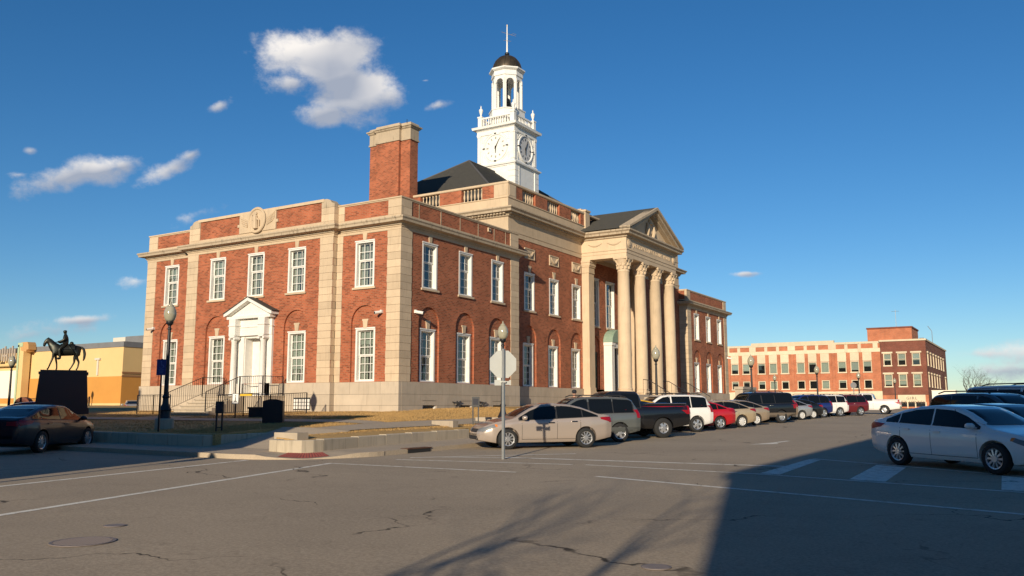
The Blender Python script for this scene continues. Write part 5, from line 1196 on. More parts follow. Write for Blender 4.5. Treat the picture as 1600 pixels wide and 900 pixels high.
def yellow_building():
    Y = 23; xr = -54.6; F = Fac(xr, Y, (-1, 0), (0, -1)); G = Fac(xr, Y, (0, 1), (1, 0)); z0 = zg(xr, Y)
    t = thing('shop_building', 'long yellow stucco shop building with orange lower band', 'building', (-75, Y, z0), world=True)
    zt = 7.75; zm = 4.75
    b = MB(); b.box(-130, xr, Y, Y+35, zm, zt); b.build('upper_wall', YELL, t)
    b = MB(); b.box(-130, xr+.05, Y-.05, Y+35, 2.0, zm); b.build('orange_band', ORAN, t); b = MB(); b.box(-130, xr+.1, Y-.1, Y+35, z0-.3, 2.0); b.build('plinth_wall', YELL, t)
    b = MB(); b.box(-130, xr+.08, Y-.08, Y+35, zt, zt+.55); b.build('roof_fascia', GREYM, t)
    for zz in (zm+.02, zm+.35): b = MB(); b.box(xr, xr+.09, Y-.05, Y+35, zz-.1, zz+.1); b.build('moulding', mat('band_dark', (.30, .15, .06), .8), t)
    b = MB(); b.box(-62.5, -60.3, Y+4, Y+9, zt+.3, zt+1.5); b.build('rooftop_unit', mat('unit_white', (.6, .55, .45), .7), t)
    b = MB(); b.box(-60.25, -56.4, Y+4, Y+9, zt+.3, zt+1.55); b.build('rooftop_unit', GREYM, t)
    b = MB(); F.box(b, 18.4, 27, 2.6, 5.75, -.12, 0); b.build('white_panel', mat('panel_white', (.82, .76, .6), .7), t)
    b = MB(); F.box(b, 18.0, 30, 6.2, 6.32, -.5, 0); b.build('canopy', mat('canopy_tan', (.4, .28, .12), .8), t)
    m_g = mat('pylon_green', (.42, .50, .30), .7)
    b = MB(); F.box(b, 16.6, 17.5, z0, 8.3, -1.0, -.2); b.build('pylon', YELL, t); b = MB(); F.box(b, 17.35, 17.65, z0, 8.5, -1.1, -.1); F.box(b, 16.7, 17.65, 8.3, 8.75, -1.1, -.1); b.build('pylon_edge', m_g, t)
    b = MB(); b.prism([(17.1, 7.9), (17.1, 8.8), (15.9, 8.8), (15.65, 8.5), (15.6, 7.95), (15.95, 7.95), (16.0, 7.7)], F.pt, -1.05, -.15); b.build('pylon_hook', mat('pylon_brown', (.55, .30, .11), .8), t)
    b = MB(); lg = mat('letter_grey', (.40, .33, .26), .6)
    for k in range(8): F.box(b, 18.9+.5*k, 19.12+.5*k, 6.75+.1*(k % 2), 8.15+.18*((k*2) % 3), -.7, -.58)
    for k in range(3): F.box(b, 18.9+1.5*k, 19.9+1.5*k, 6.75+.6*(k % 2), 6.95+.6*(k % 2), -.68, -.6)
    so_ = b.build('sign_letters', lg, t); so_['kind'] = 'stuff'
    b = MB(); F.box(b, 4.0, 4.25, 4.9, 6.6, -.12, 0); F.box(b, 3.7, 4.55, 6.5, 6.7, -.2, 0); b.build('wall_lamp', mat('unit_white', (.6, .55, .45), .7), t)
    # fence in front
    f = thing('iron_fence', 'thin iron fence in front of the yellow building', 'fence', (-50, 17, z0), world=True)
    r = MB(); z0 = 1.25
    for zz in (z0+.1, z0+1.2): r.box(-62, -50.5, 16.98, 17.02, zz, zz+.04)
    r.build('rail', IRON, f)
    pm = MB(); pm.box(-.012, .012, -.012, .012, .1, 1.2); pk = pm.mesh('picket', [IRON])
    for i in range(56): ob('picket', pk, f, (-62+.205*i, 17, z0))
    pm = MB(); pm.box(-.05, .05, -.05, .05, 0, 1.35); pk = pm.mesh('post', [IRON])
    for i in range(5): ob('post', pk, f, (-62+2.87*i, 17, z0))
    # brick arch monument
    d = 60; p = CAM+_f*d+_r*((44-800)/1342*d); q = Fac(p.x, p.y, (cos(.5), sin(.5)), (sin(.5), -cos(.5))); z1 = zg(p.x, p.y)+.3
    b = MB(); b.prism(arch(0, .58, z1-.5, z1+.85), q.pt, -.25, .25); o = tag(b.build('arch_monument', BRICKD), 'round-topped brown brick marker beside the red car', 'monument')
yellow_building()
# white trailer beyond the corner building
def trailer():
    Y = 72; dd = cdir(1457, 628); x0 = CAM.x+dd.x*(Y-CAM.y)/dd.y; dd = cdir(1494, 628); x1 = CAM.x+dd.x*(Y-CAM.y)/dd.y; z = zg(x0, Y)
    t = thing('trailer', 'low white trailer with dark windows beyond the white shaded sedan', 'trailer', ((x0+x1)/2, Y, z), world=True)
    wm = mat('panel_white', (.82, .76, .6), .7)
    m = MB(); m.box(x0, x1, Y, Y+2.2, z+.4, z+2.15); m.box(x0-.03, x1+.03, Y-.03, Y+2.23, z+2.15, z+2.22); m.build('body', wm, t)
    for u in (.35, .55, .75): m = MB(); x = x0+(x1-x0)*u; m.box(x, x+.45, Y-.02, Y, z+1.2, z+1.6); m.build('window', mat('dark_glass', (.02, .022, .025), .08), t)
    m = MB(); m.box(x0+.05, x0+.6, Y-.02, Y, z+.7, z+1.3); m.build('red_panel', TAIL_R, t)
    for u in (.4, .6):
        m = MB(); x = x0+(x1-x0)*u; m.tube([(x, Y+.02, z+.32), (x, Y+.25, z+.32)], .32, 16); m.build('wheel', IRON, t)
TAIL_R = mat('panel_red', (.35, .02, .02), .5)
trailer()

# ---- buildings behind the viewer, whose shadows fall across the street
def shade_building(name, label, x0, x1, y0, y1, h, mt, streetfaces):
    z = min(zg(x0, y0), zg(x1, y1)); t = thing(name, label, 'building', ((x0+x1)/2, (y0+y1)/2, z), world=True)
    b = MB(); b.box(x0, x1, y0, y1, z-.3, z+h-.4); b.build('brick_wall', mt, t); b = MB(); b.box(x0-.08, x1+.08, y0-.08, y1+.08, z+h-.4, z+h); b.build('coping', STONE, t)
    for F, L_ in streetfaces:
        for k in range(int(L_/3.2)):
            for zz in (z+1.0, z+5.2):
                f = MB(); u = 1.8+3.2*k; F.box(f, u-.7, u+.7, zz, zz+2.2, -.06, 0); o = f.build('window', WHITE, t); g = MB(); F.box(g, u-.6, u+.6, zz+.1, zz+2.1, -.07, -.061); g.build('pane', mat('dark_glass', (.02, .022, .025), .08), o)
shade_building('store_building', 'brick store building across the street on the near right corner', 28.55, 46, -44.5, -16, 9.9, BRICK, [(Fac(28.55, -44.5, (0, 1), (-1, 0)), 27)])
shade_building('store_building', 'two-storey brick store on the near side of the cross street', -10.25, 9.2, -44, -30, 9.2, BRICKD, [(Fac(-9.6, -30, (1, 0), (0, 1)), 18)])
shade_building('store_building', 'taller brick store next along the cross street', -58, -10.3, -46, -30.02, 11.4, BRICK, [(Fac(-58, -30.02, (1, 0), (0, 1)), 46)])

# ---- bare trees
def tree(x, y, z, H, label, seed, levels=5, r0=.2, spread=.55, lean=(0, 0), group=None, thick=.65):
    rg = random.Random(seed); t = thing('bare_tree', label, 'tree', (x, y, z), group=group); tr = MB(); cr = MB()
    def grow(p, d, L_, r, lv):
        n = 4 if lv > 1 else 3; pts = [p]; q = p.copy(); dd = d.copy()
        for i in range(n):
            dd = (dd+Vector((rg.uniform(-1, 1), rg.uniform(-1, 1), rg.uniform(-.5, .8)))*.13).normalized(); q = q+dd*L_/n; pts.append(q.copy())
        rs = [r*(1-.45*i/n) for i in range(n+1)]; (tr if lv == levels else cr).tube(pts, rs, 7 if lv >= levels-1 else (5 if lv > 1 else 3))
        if lv == 0: return
        k = rg.choice((2, 3, 3)) + (1 if lv <= 2 else 0)
        for c in range(k):
            i = n if c < 2 else rg.randint(1, n-1); base = pts[i]; a = rg.uniform(0, 2*pi); s = dd.cross(Vector((cos(a), sin(a), .2))).normalized()
            nd = (dd*(1-spread*.45)+s*spread*rg.uniform(.6, 1.2)+Vector((0, 0, .12))).normalized(); grow(base, nd, L_*rg.uniform(.62, .82), rs[i]*rg.uniform(thick-.1, thick+.1), lv-1)
    grow(Vector((0, 0, -.1)), Vector((lean[0], lean[1], 1)).normalized(), H*.30, r0, levels)
    tr.build('trunk', BARK, t, True, loc=(0, 0, 0)); cr.build('crown', BARK, t, True, loc=(0, 0, 0)); return t
tree(24.7, -40.2, zg(25, -40), 11.0, 'bare street tree on the near corner', 11, 6, .23, .7, thick=.74)
for k, (px, d, H) in enumerate(((1503, 150, 8.2), (1516, 156, 7.8), (1529, 165, 7.4), (1543, 185, 6.4))):
    p = CAM+_f*d+_r*((px-800)/1342*d); tree(p.x, p.y, zg(p.x, p.y), H, ('leafless grey tree nearest the corner building skyline', 'leafless grey tree between two others on the right skyline', 'leafless grey tree behind the parked white van roof', 'small leafless tree at the end of the skyline row')[k], 20+k, 6, .3, .7, thick=.74, group='bare trees on the right skyline')
# ================================================================== CARS
def lerp_tab(T, x):
    T = sorted(T)
    if x <= T[0][0]: return T[0][1]
    for (a, va), (b, vb) in zip(T, T[1:]):
        if x <= b: return va+(vb-va)*(x-a)/(b-a)
    return T[-1][1]
def paint(name, c, metal=.0, rough=.28):
    return mat('paint_'+name, c, rough, metal, coat=1.0)
CGLASS = mat('car_glass', (.006, .007, .007), .05, spec=.4)
RUBBER = mat('tyre_rubber', (.018, .018, .018), .85)
ALLOY = mat('alloy', (.62, .62, .62), .3, metal=.75)
HUBW = mat('hubcap', (.7, .68, .64), .4, metal=.3)
TAIL = mat('tail_red', (.30, .005, .012), .35)
HEADL = mat('head_lamp', (.16, .17, .18), .45, spec=.3)
AMBER = mat('amber', (.7, .2, .03), .2)
TRIM = mat('black_trim', (.02, .02, .022), .6)
CHROME = mat('chrome', (.7, .7, .7), .12, metal=1)
KINDS = dict(
 sedan=dict(L=4.64, wb=2.7, fx=1.40, R=.325, zb=.19, W=[(-2.34, .56), (-2.28, .70), (-2.05, .80), (-1.5, .87), (0, .885), (1.3, .875), (1.9, .80), (2.15, .70), (2.28, .58), (2.33, .44)],
   top=[(-2.34, .62), (-2.33, .80), (-2.29, .98), (-2.2, 1.06), (-1.85, 1.09), (-1.2, 1.33), (-.75, 1.42), (-.2, 1.455), (.25, 1.42), (.6, 1.29), (1.12, 1.01), (1.25, .965), (1.8, .86), (2.1, .75), (2.26, .62), (2.33, .5)],
   belt=[(-2.34, .98), (-1.6, .99), (0, .93), (1.2, .89), (2.3, .7)], glass=(-1.72, .98), pill=(-.28, .06), quarter=-1.2, ws=(.32, 1.1), rw=(-1.85, -1.0), tail=dict(side=[(-2.31, .81), (-1.85, .93), (-1.84, .985), (-2.26, 1.0)], rear=(.36, .74, .82, .97))),
 coupe=dict(L=4.88, wb=2.78, fx=1.45, R=.335, zb=.2, W=[(-2.42, .6), (-2.36, .74), (-2.1, .84), (-1.5, .905), (0, .92), (1.35, .90), (1.95, .82), (2.2, .72), (2.36, .6), (2.42, .46)],
   top=[(-2.42, .62), (-2.41, .8), (-2.36, 1.02), (-2.25, 1.09), (-1.95, 1.12), (-1.3, 1.33), (-.8, 1.42), (-.25, 1.455), (.3, 1.42), (.65, 1.3), (1.22, 1.01), (1.35, .965), (1.9, .86), (2.2, .74), (2.36, .62), (2.42, .5)],
   belt=[(-2.4, 1.0), (-1.6, 1.0), (0, .95), (1.2, .9), (2.4, .7)], glass=(-1.75, 1.08), pill=(-.25, .05), quarter=-1.3, ws=(.38, 1.2), rw=(-1.95, -1.05), tail=dict(side=[(-2.385, .84), (-1.88, .91), (-1.74, .99), (-2.3, 1.02)], rear=(.38, .76, .84, .99))),
 suv=dict(L=4.7, wb=2.75, fx=1.38, R=.365, zb=.28, W=[(-2.36, .66), (-2.3, .8), (-2.1, .88), (-1.4, .925), (0, .93), (1.4, .915), (1.95, .84), (2.2, .74), (2.32, .6)],
   top=[(-2.36, .7), (-2.35, 1.0), (-2.27, 1.16), (-2.2, 1.3), (-2.02, 1.62), (-1.85, 1.70), (-1.0, 1.745), (0, 1.74), (.3, 1.7), (.55, 1.58), (1.12, 1.17), (1.25, 1.12), (1.9, 1.03), (2.15, .93), (2.28, .8), (2.33, .6)],
   belt=[(-2.34, 1.12), (-1, 1.1), (1.2, 1.03), (2.3, .85)], glass=(-1.98, 1.0), pill=(-.1, .07), quarter=-1.12, ws=(.32, 1.1), rw=(-2.25, -2.0), tail=dict(side=[(-2.34, .95), (-2.12, .95), (-2.08, 1.22), (-2.22, 1.26)], rear=(.62, .86, .92, 1.25))),
 big=dict(L=5.1, wb=2.95, fx=1.55, R=.39, zb=.34, W=[(-2.56, .78), (-2.5, .9), (-2.2, .97), (0, .985), (1.6, .97), (2.2, .92), (2.45, .82), (2.53, .7)],
   top=[(-2.56, .75), (-2.555, 1.1), (-2.5, 1.3), (-2.42, 1.7), (-2.33, 1.84), (-2.1, 1.88), (-1.0, 1.91), (.2, 1.9), (.5, 1.86), (.7, 1.75), (1.15, 1.27), (1.3, 1.21), (2.1, 1.13), (2.38, 1.06), (2.5, .95), (2.54, .7)],
   belt=[(-2.5, 1.22), (1.2, 1.16), (2.5, 1.0)], glass=(-2.28, 1.02), pill=(-.05, .09), quarter=-1.0, ws=(.48, 1.14), rw=(-2.52, -2.35), tail=dict(side=[(-2.54, .9), (-2.42, .9), (-2.38, 1.35), (-2.5, 1.4)], rear=(.78, .95, .9, 1.4))),
 pickup=dict(L=5.75, wb=3.55, fx=1.95, R=.40, zb=.36, W=[(-2.86, .9), (-2.8, .96), (-2.2, .985), (0, .985), (2.0, .97), (2.5, .92), (2.75, .82), (2.87, .68)],
   top=[(-2.86, .8), (-2.855, 1.2), (-2.83, 1.30), (-2.7, 1.33), (-.82, 1.33), (-.74, 1.36), (-.66, 1.70), (-.58, 1.82), (-.45, 1.87), (.3, 1.89), (.62, 1.86), (.85, 1.74), (1.32, 1.28), (1.45, 1.22), (2.4, 1.12), (2.68, 1.04), (2.82, .9), (2.87, .7)],
   belt=[(-2.86, 1.22), (1.2, 1.16), (2.8, .98)], glass=(-.58, 1.2), pill=(.2, .08), quarter=-9, ws=(.62, 1.3), rw=(-.74, -.6), tail=dict(side=[(-2.85, .95), (-2.72, .95), (-2.72, 1.28), (-2.85, 1.28)], rear=(.84, .965, .95, 1.28))))
def car_shell(K):
    top, belt, Wt = K['top'], K['belt'], K['W']; zb = K['zb']
    xs = sorted(set([round(t[0], 4) for t in top+Wt] + [round(top[0][0]+(top[-1][0]-top[0][0])*i/56, 4) for i in range(57)]))
    vs = []; rings = []
    def sm(T, x): return (lerp_tab(T, x-.05)+2*lerp_tab(T, x)+lerp_tab(T, x+.05))/4 if xs[0]+.12 < x < xs[-1]-.12 else lerp_tab(T, x)
    for x in xs:
        zt = sm(top, x); w = sm(Wt, x); b = min(sm(belt, x), zt-.05)
        f = (x-xs[0])/(xs[-1]-xs[0]); z0 = zb+.14*max(0, .16-f)/.16+.10*max(0, f-.88)/.12
        t = clip((zt-b)/.35, 0, 1); rw = w*(.90-.17*t); h = zt-b
        P = [(0, z0), (.7*w, z0), (.9*w, z0+.02), (.965*w, z0+.10), (.985*w, z0+.22), (1.0*w, z0+(b-z0)*.62), (.992*w, b-.11), (.972*w, b-.035), (.945*w, b+.0)]
        for s in (.18, .42, .68, .88): P.append((.93*w+(rw-.93*w)*s, b+h*(s-.03*t)))
        P += [(rw*.95, b+h*.965), (rw*.84, zt-.004), (rw*.5, zt+.006), (0, zt+.01)]
        rings.append(len(P)); base = len(vs)
        vs += [(x, y, z) for y, z in P] + [(x, -y, z) for y, z in P[-2:0:-1]]
    n = 2*rings[0]-2; fs = []
    for k in range(len(xs)-1):
        for i in range(n): j = (i+1) % n; fs.append((k*n+i, k*n+j, (k+1)*n+j, (k+1)*n+i))
    fs.append(tuple(range(n-1, -1, -1))); fs.append(tuple((len(xs)-1)*n+i for i in range(n)))
    return vs, fs
SHELLS = {}
def get_shell(kind):
    if kind in SHELLS: return SHELLS[kind]
    K = KINDS[kind]; vs, fs = car_shell(K); me = bpy.data.meshes.new('shell'); me.from_pydata(vs, [], fs)
    b = bmesh.new(); b.from_mesh(me); bmesh.ops.recalc_face_normals(b, faces=b.faces); bvh = BVHTree.FromBMesh(b); b.to_mesh(me); b.free()
    me.materials.append(None); me.materials.append(None)
    o = bpy.data.objects.new('shell', me); COL.objects.link(o); R = K['R']
    c = MB()
    for ax in (K['fx'], K['fx']-K['wb']):
        for s in (-1, 1):
            ring = [(ax+(R+.055)*cos(2*pi*i/28), R+(R+.055)*sin(2*pi*i/28)) for i in range(28)]
            c.prism(ring, lambda u, w, d: (u, d, w), s*.58, s*1.3, 1)
    cm = c.mesh('cut', [TRIM, TRIM]); co = bpy.data.objects.new('cut', cm); COL.objects.link(co)
    md = o.modifiers.new('b', 'BOOLEAN'); md.object = co; md.operation = 'DIFFERENCE'; md.solver = 'EXACT'
    e = bpy.data.meshes.new_from_object(o.evaluated_get(bpy.context.evaluated_depsgraph_get())); bpy.data.objects.remove(o); bpy.data.objects.remove(co)
    SHELLS[kind] = (e, bvh); return SHELLS[kind]
def wheel_meshes(R, style):
    key = ('w', R, style)
    if key in SHELLS: return SHELLS[key]
    m = MB(); r = .62*R+.02 if style != 'off' else .56*R
    prof = [(r, -.10), (R*.93, -.11), (R*.985, -.085), (R, -.04), (R, .04), (R*.985, .085), (R*.93, .11), (r, .10), (r*.96, .06)]
    vs = []; n = 26
    for a, z in prof: vs += [(a*cos(2*pi*i/n), z, a*sin(2*pi*i/n)) for i in range(n)]
    m.add(vs, [(k*n+i, k*n+(i+1) % n, (k+1)*n+(i+1) % n, (k+1)*n+i) for k in range(len(prof)-1) for i in range(n)]); ty = m.mesh('wheel', [RUBBER], True)
    q = MB(); rp = [(r*.97, -.10), (r*.97, -.085), (r*.88, -.08), (r*.86, .05)]
    vs = []
    for a, z in rp: vs += [(a*cos(2*pi*i/n), z, a*sin(2*pi*i/n)) for i in range(n)]
    q.add(vs, [(k*n+i, k*n+(i+1) % n, (k+1)*n+(i+1) % n, (k+1)*n+i) for k in range(len(rp)-1) for i in range(n)])
    q.add([(r*.9*cos(2*pi*i/n), -.02, r*.9*sin(2*pi*i/n)) for i in range(n)], [tuple(range(n))], 1)
    ns = {'alloy10': 10, 'hub': 9, 'alloy5': 5, 'off': 6, 'multi': 10}[style]; wd = {10: .02, 9: .035, 5: .05, 6: .05}[ns]*(.8 if style == 'multi' else 1)
    for k in range(ns):
        a = 2*pi*k/ns; c, s = cos(a), sin(a)
        P = [(.02, -wd*.8, -.085), (r*.9, -wd*1.25, -.07), (r*.9, wd*1.25, -.07), (.02, wd*.8, -.085)]
        q.add([(u*c-w*s, y, u*s+w*c) for u, w, y in P]+[(u*c-w*s, -.03, u*s+w*c) for u, w, y in P], [(0, 1, 2, 3), (0, 4, 5, 1), (1, 5, 6, 2), (2, 6, 7, 3)])
    vs = [(.075*cos(2*pi*i/12), -.095, .075*sin(2*pi*i/12)) for i in range(12)]+[(.085*cos(2*pi*i/12), -.03, .085*sin(2*pi*i/12)) for i in range(12)]
    q.add(vs, [tuple(range(12))]+[(i, (i+1) % 12, (i+1) % 12+12, i+12) for i in range(12)])
    SHELLS[key] = (ty, q.mesh('rim', [ALLOY if style != 'hub' else HUBW, DARK])); return SHELLS[key]
def patch(bvh, grid, ray, off=.006):
    """grid[i][j] of points thrown along ray on to the shell."""
    vs = []; ok = {}; nj = len(grid[0])
    for i, row in enumerate(grid):
        for j, p in enumerate(row):
            h = bvh.ray_cast(Vector(p), Vector(ray), 8)
            if h[0] is None: continue
            nrm = h[1] if h[1].dot(Vector(ray)) < 0 else -h[1]
            ok[(i, j)] = len(vs); vs.append(h[0]+nrm*off)
    fs = []
    for i in range(len(grid)-1):
        for j in range(nj-1):
            q = [(i, j), (i, j+1), (i+1, j+1), (i+1, j)]
            if all(k in ok for k in q): fs.append(tuple(ok[k] for k in q))
    return vs, fs
def side_patch(bvh, poly_top, poly_bot, x0, x1, s, nx=12, nz=6, off=.006):
    g = []
    for i in range(nx+1):
        x = x0+(x1-x0)*i/nx; a, b = poly_bot(x), poly_top(x); g.append([(x, s*3, a+(max(b, a+.004)-a)*j/nz) for j in range(nz+1)])
    return patch(bvh, g, (0, -s, 0), off)
def quad_patch(bvh, q, s, axis='y', n=8, off=.008):
    a, b, c, d = [Vector(p) for p in q]; g = []
    for i in range(n+1):
        u = i/n; row = []
        for j in range(5): v = j/4; p = (a*(1-u)+b*u)*(1-v)+(d*(1-u)+c*u)*v; row.append((p.x, s*3, p.y) if axis == 'y' else (s*4, p.x, p.y))
        g.append(row)
    return patch(bvh, g, (0, -s, 0) if axis == 'y' else (-s, 0, 0), off)
def car_parts(kind, pm, style, clad=None, tonneau=None, chrome=True, glass=CGLASS):
    """list of (name, mesh, parent index or None, location)"""
    K = KINDS[kind]; sh, bvh = get_shell(kind); out = []
    b = sh.copy(); b.materials.clear(); b.materials.append(pm); b.materials.append(TRIM)
    bb = bmesh.new(); bb.from_mesh(b)
    for e in bb.edges: e.smooth = not (len(e.link_faces) == 2 and e.calc_face_angle(0) > radians(42))
    for f in bb.faces: f.smooth = True
    bb.to_mesh(b); bb.free(); out.append(('body', b, None, (0, 0, 0)))
    def P(name, vf, m, parent=0, smooth=True):
        vs, fs = vf
        if not fs: return None
        me = bpy.data.meshes.new(name); me.from_pydata([tuple(v) for v in vs], [], fs); me.materials.append(m)
        for p in me.polygons: p.use_smooth = smooth
        out.append((name, me, parent, (0, 0, 0))); return len(out)-1
    top = lambda x: lerp_tab(K['top'], x); belt = lambda x: lerp_tab(K['belt'], x)
    x0, x1 = K['glass']; xp, pw = K['pill']; xq = K['quarter']
    segs = []; cuts = sorted([c for c in (xq, xp) if x0+.15 < c < x1]); lo = x0
    for c in cuts: segs.append((lo, c-pw/2 if c == xp else c-.02)); lo = c+pw/2 if c == xp else c+.02
    segs.append((lo, x1))
    for s in (-1, 1):
        if chrome: P('window_trim', side_patch(bvh, lambda x: top(x)-.068, lambda x: belt(x)+.008, x0-.05, x1+.05, s, 26, 4, .003), TRIM, None)
        for a, c in segs: P('side_window', side_patch(bvh, lambda x: top(x)-.085, lambda x: belt(x)+.028, a, c, s, 14, 5), glass, None)
        dx = [x1-.05, xp, xq+.1 if xq > -5 else x0-.1]
        for x in dx: P('door_seam', side_patch(bvh, lambda q: belt(q)-.0, lambda q: K['zb']+.12, x-.006, x+.006, s, 1, 8, .002), TRIM)
        P('sill_seam', side_patch(bvh, lambda q: K['zb']+.125, lambda q: K['zb']+.113, dx[2], dx[0], s, 20, 1, .002), TRIM)
        for x in (dx[1]+.10, dx[2]+.12)[:2 if kind != 'pickup' else 1]:
            h = bvh.ray_cast(Vector((x+.1, s*3, belt(x)-.10)), Vector((0, -s, 0)), 8)
            if h[0]: m = MB(); y = h[0].y; m.box(x, x+.2, y-.0*s, y+.035*s, belt(x)-.118, belt(x)-.085); out.append(('door_handle', m.mesh('door_handle', [CHROME if chrome else pm]), 0, (0, 0, 0)))
        h = bvh.ray_cast(Vector((x1-.12, s*3, belt(x1)+.08)), Vector((0, -s, 0)), 8); y = abs(h[0].y) if h[0] else .8
        m = MB(); m.tube([(x1-.1, s*(y-.02), belt(x1)+.05), (x1-.12, s*(y+.1), belt(x1)+.07)], .03, 6); vs = []
        for k, (dx_, r_) in enumerate(((-.07, .5), (-.05, 1), (.03, .95), (.08, .55))): vs += [(x1-.12+dx_, s*(y+.17)+.11*r_*cos(2*pi*i/10), belt(x1)+.10+.075*r_*sin(2*pi*i/10)) for i in range(10)]
        m.add(vs, [(k*10+i, k*10+(i+1) % 10, (k+1)*10+(i+1) % 10, (k+1)*10+i) for k in range(3) for i in range(10)]+[tuple(range(9, -1, -1)), tuple(range(30, 40))]); out.append(('wing_mirror', m.mesh('wing_mirror', [pm], True), 0, (0, 0, 0)))
        T = K['tail']; P('tail_light', quad_patch(bvh, T['side'], s), TAIL, None)
        r0, r1, za, zb_ = T['rear']; P('tail_light', quad_patch(bvh, [(s*r0, za+.02), (s*r1, za), (s*r1, zb_), (s*r0, zb_-.02)], -1, 'x'), TAIL, None)
        xf = K['W'][-1][0]; zf = top(xf-.35)-.1
        P('headlight', quad_patch(bvh, [(xf-.55, zf+.02), (xf-.12, zf-.14), (xf-.12, zf-.02), (xf-.5, zf+.09)], s), HEADL, None); P('headlight', quad_patch(bvh, [(s*.36, zf-.13), (s*.72, zf-.12), (s*.7, zf+.02), (s*.38, zf-.03)], 1, 'x'), HEADL, None)
        P('turn_signal', quad_patch(bvh, [(xf-.6, zf+.03), (xf-.54, zf+.02), (xf-.5, zf+.09), (xf-.58, zf+.1)], s), AMBER)
        if clad: 
            P('lower_cladding', side_patch(bvh, lambda q: K['zb']+.3, lambda q: K['zb']+.06, -K['L']/2+.1, K['L']/2-.12, s, 40, 3, .008), clad)
    # screens
    for nm, (xa, xb), sgn in (('windscreen', K['ws'], 1), ('rear_window', K['rw'], -1)):
        lo_, hi_ = (xb, xa) if sgn > 0 else (xa, xb); g = []
        for i in range(8):
            x = lo_+(hi_-lo_)*i/7; z = top(x)-.005-.03*(i == 7)+.015*(i == 0)
            w = lerp_tab(K['W'], x)*(.74+.10*(1-i/7))
            if kind in ('suv', 'big', 'pickup') and sgn < 0: z = top(xb)-.09-(top(xb)-.09-max(top(xa), belt(xa)+.03))*(1-i/7); w = .72*lerp_tab(K['W'], -1.0)+.05*(1-i/7)
            g.append([(sgn*4, -w+2*w*j/8, z) for j in range(9)])
        vs, fs = patch(bvh, g, (-sgn, 0, 0), .007); P(nm, (vs, fs), glass, None)
    xf = K['W'][-1][0]; zf = top(xf-.35)-.1; xr = -K['L']/2
    P('grille', quad_patch(bvh, [(-.34, zf-.16), (.34, zf-.16), (.36, zf-.05), (-.36, zf-.05)], 1, 'x'), TRIM, None); P('lower_grille', quad_patch(bvh, [(-.5, K['zb']+.12), (.5, K['zb']+.12), (.45, K['zb']+.24), (-.45, K['zb']+.24)], 1, 'x'), TRIM, None)
    zp = K['tail']['rear'][2]-.1 if kind in ('sedan', 'coupe') else .95
    P('number_plate', quad_patch(bvh, [(-.16, zp), (.16, zp), (.16, zp+.15), (-.16, zp+.15)], -1, 'x'), WHITE, None); P('rear_bumper_trim', quad_patch(bvh, [(-.6, K['zb']+.2), (.6, K['zb']+.2), (.6, K['zb']+.27), (-.6, K['zb']+.27)], -1, 'x'), TRIM, None)
    if kind in ('suv', 'big'):
        for s in (-1, 1): m = MB(); w = .62; m.tube([(.3, s*w, 1.74*K['top'][7][1]/1.745), (.1, s*w, K['top'][7][1]+.07), (-1.5, s*w, K['top'][7][1]+.06), (-1.75, s*w, K['top'][6][1]-.01)], .022, 6); out.append(('roof_rail', m.mesh('roof_rail', [TRIM]), 0, (0, 0, 0)))
    if kind == 'pickup' and tonneau:
        m = MB(); m.box(-2.72, -.85, -.82, .82, 1.335, 1.37); out.append(('bed_cover', m.mesh('bed_cover', [tonneau]), 0, (0, 0, 0)))
        for s in (-1, 1): m = MB(); m.tube([(-2.7, s*.86, 1.38), (-.9, s*.86, 1.38)], .025, 6); out.append(('bed_rail', m.mesh('bed_rail', [CHROME]), 0, (0, 0, 0)))
    ty, rm = wheel_meshes(K['R'], style); Wd = lerp_tab(K['W'], 0)
    for ax in (K['fx'], K['fx']-K['wb']):
        for s in (-1, 1):
            out.append(('wheel', ty, None, (ax, s*(Wd-.125), K['R']), s)); out.append(('rim', rm, len(out)-1, (0, 0, 0)))
    return out
def car(kind, name, label, pm, wheel_rear, heading, style='alloy10', side=1, tilt=True, scale=1, ref='rear', **k):
    """wheel_rear: road position of the near rear wheel's contact; side = +1 when the near side is the car's left."""
    K = KINDS[kind]; ax = K['fx']-K['wb'] if ref == 'rear' else K['fx']; h = radians(heading); Wd = (lerp_tab(K['W'], 0)-.125)*side*scale; ax *= scale
    cx = wheel_rear[0]-(ax*cos(h)-Wd*sin(h)); cy = wheel_rear[1]-(ax*sin(h)+Wd*cos(h))
    t = thing(name, label, 'pickup' if kind == 'pickup' else ('SUV' if kind in ('suv', 'big') else 'car'), (cx, cy, zg(cx, cy)), h, 'parked vehicles'); t.scale = (scale,)*3
    sx, sy_ = .004, .0105                                  # follow the road's slope
    fwd = -sx*cos(h)+sy_*sin(h); lft = sx*sin(h)+sy_*cos(h); t.rotation_euler = (math.atan(lft), -math.atan(fwd), h)
    objs = []
    for p in car_parts(kind, pm, style, **k):
        o = ob(p[0], p[1], objs[p[2]] if p[2] is not None else t, p[3])
        if p[0] == 'wheel' and p[4] > 0: o.rotation_euler = (0, 0, pi)
        objs.append(o)
    return t
PB = paint('bronze', (.47, .39, .325), .35, .28); PG = paint('greengrey', (.15, .16, .15), .35); PK = paint('black', (.008, .008, .009)); PW = paint('white', (.78, .75, .70)); PR = paint('red', (.42, .010, .015)); PT = paint('gold', (.55, .42, .26), .4); PN = paint('tan', (.42, .32, .22), .4); PS = paint('silver', (.52, .51, .49), .6); PD = mat('paint_navy', (.006, .008, .016), .35, coat=.35); PM = paint('maroon', (.17, .015, .02), .3); PY = paint('yellow', (.75, .42, .01)); PBl = paint('blue', (.015, .03, .16), .3); PGr = paint('grey', (.12, .125, .13), .5)
HD = 229.5
car('sedan', 'sedan', 'bronze metallic four-door sedan parked nose to the kerb beside the stop sign', PB, (12.37, -5.52), HD, 'multi')
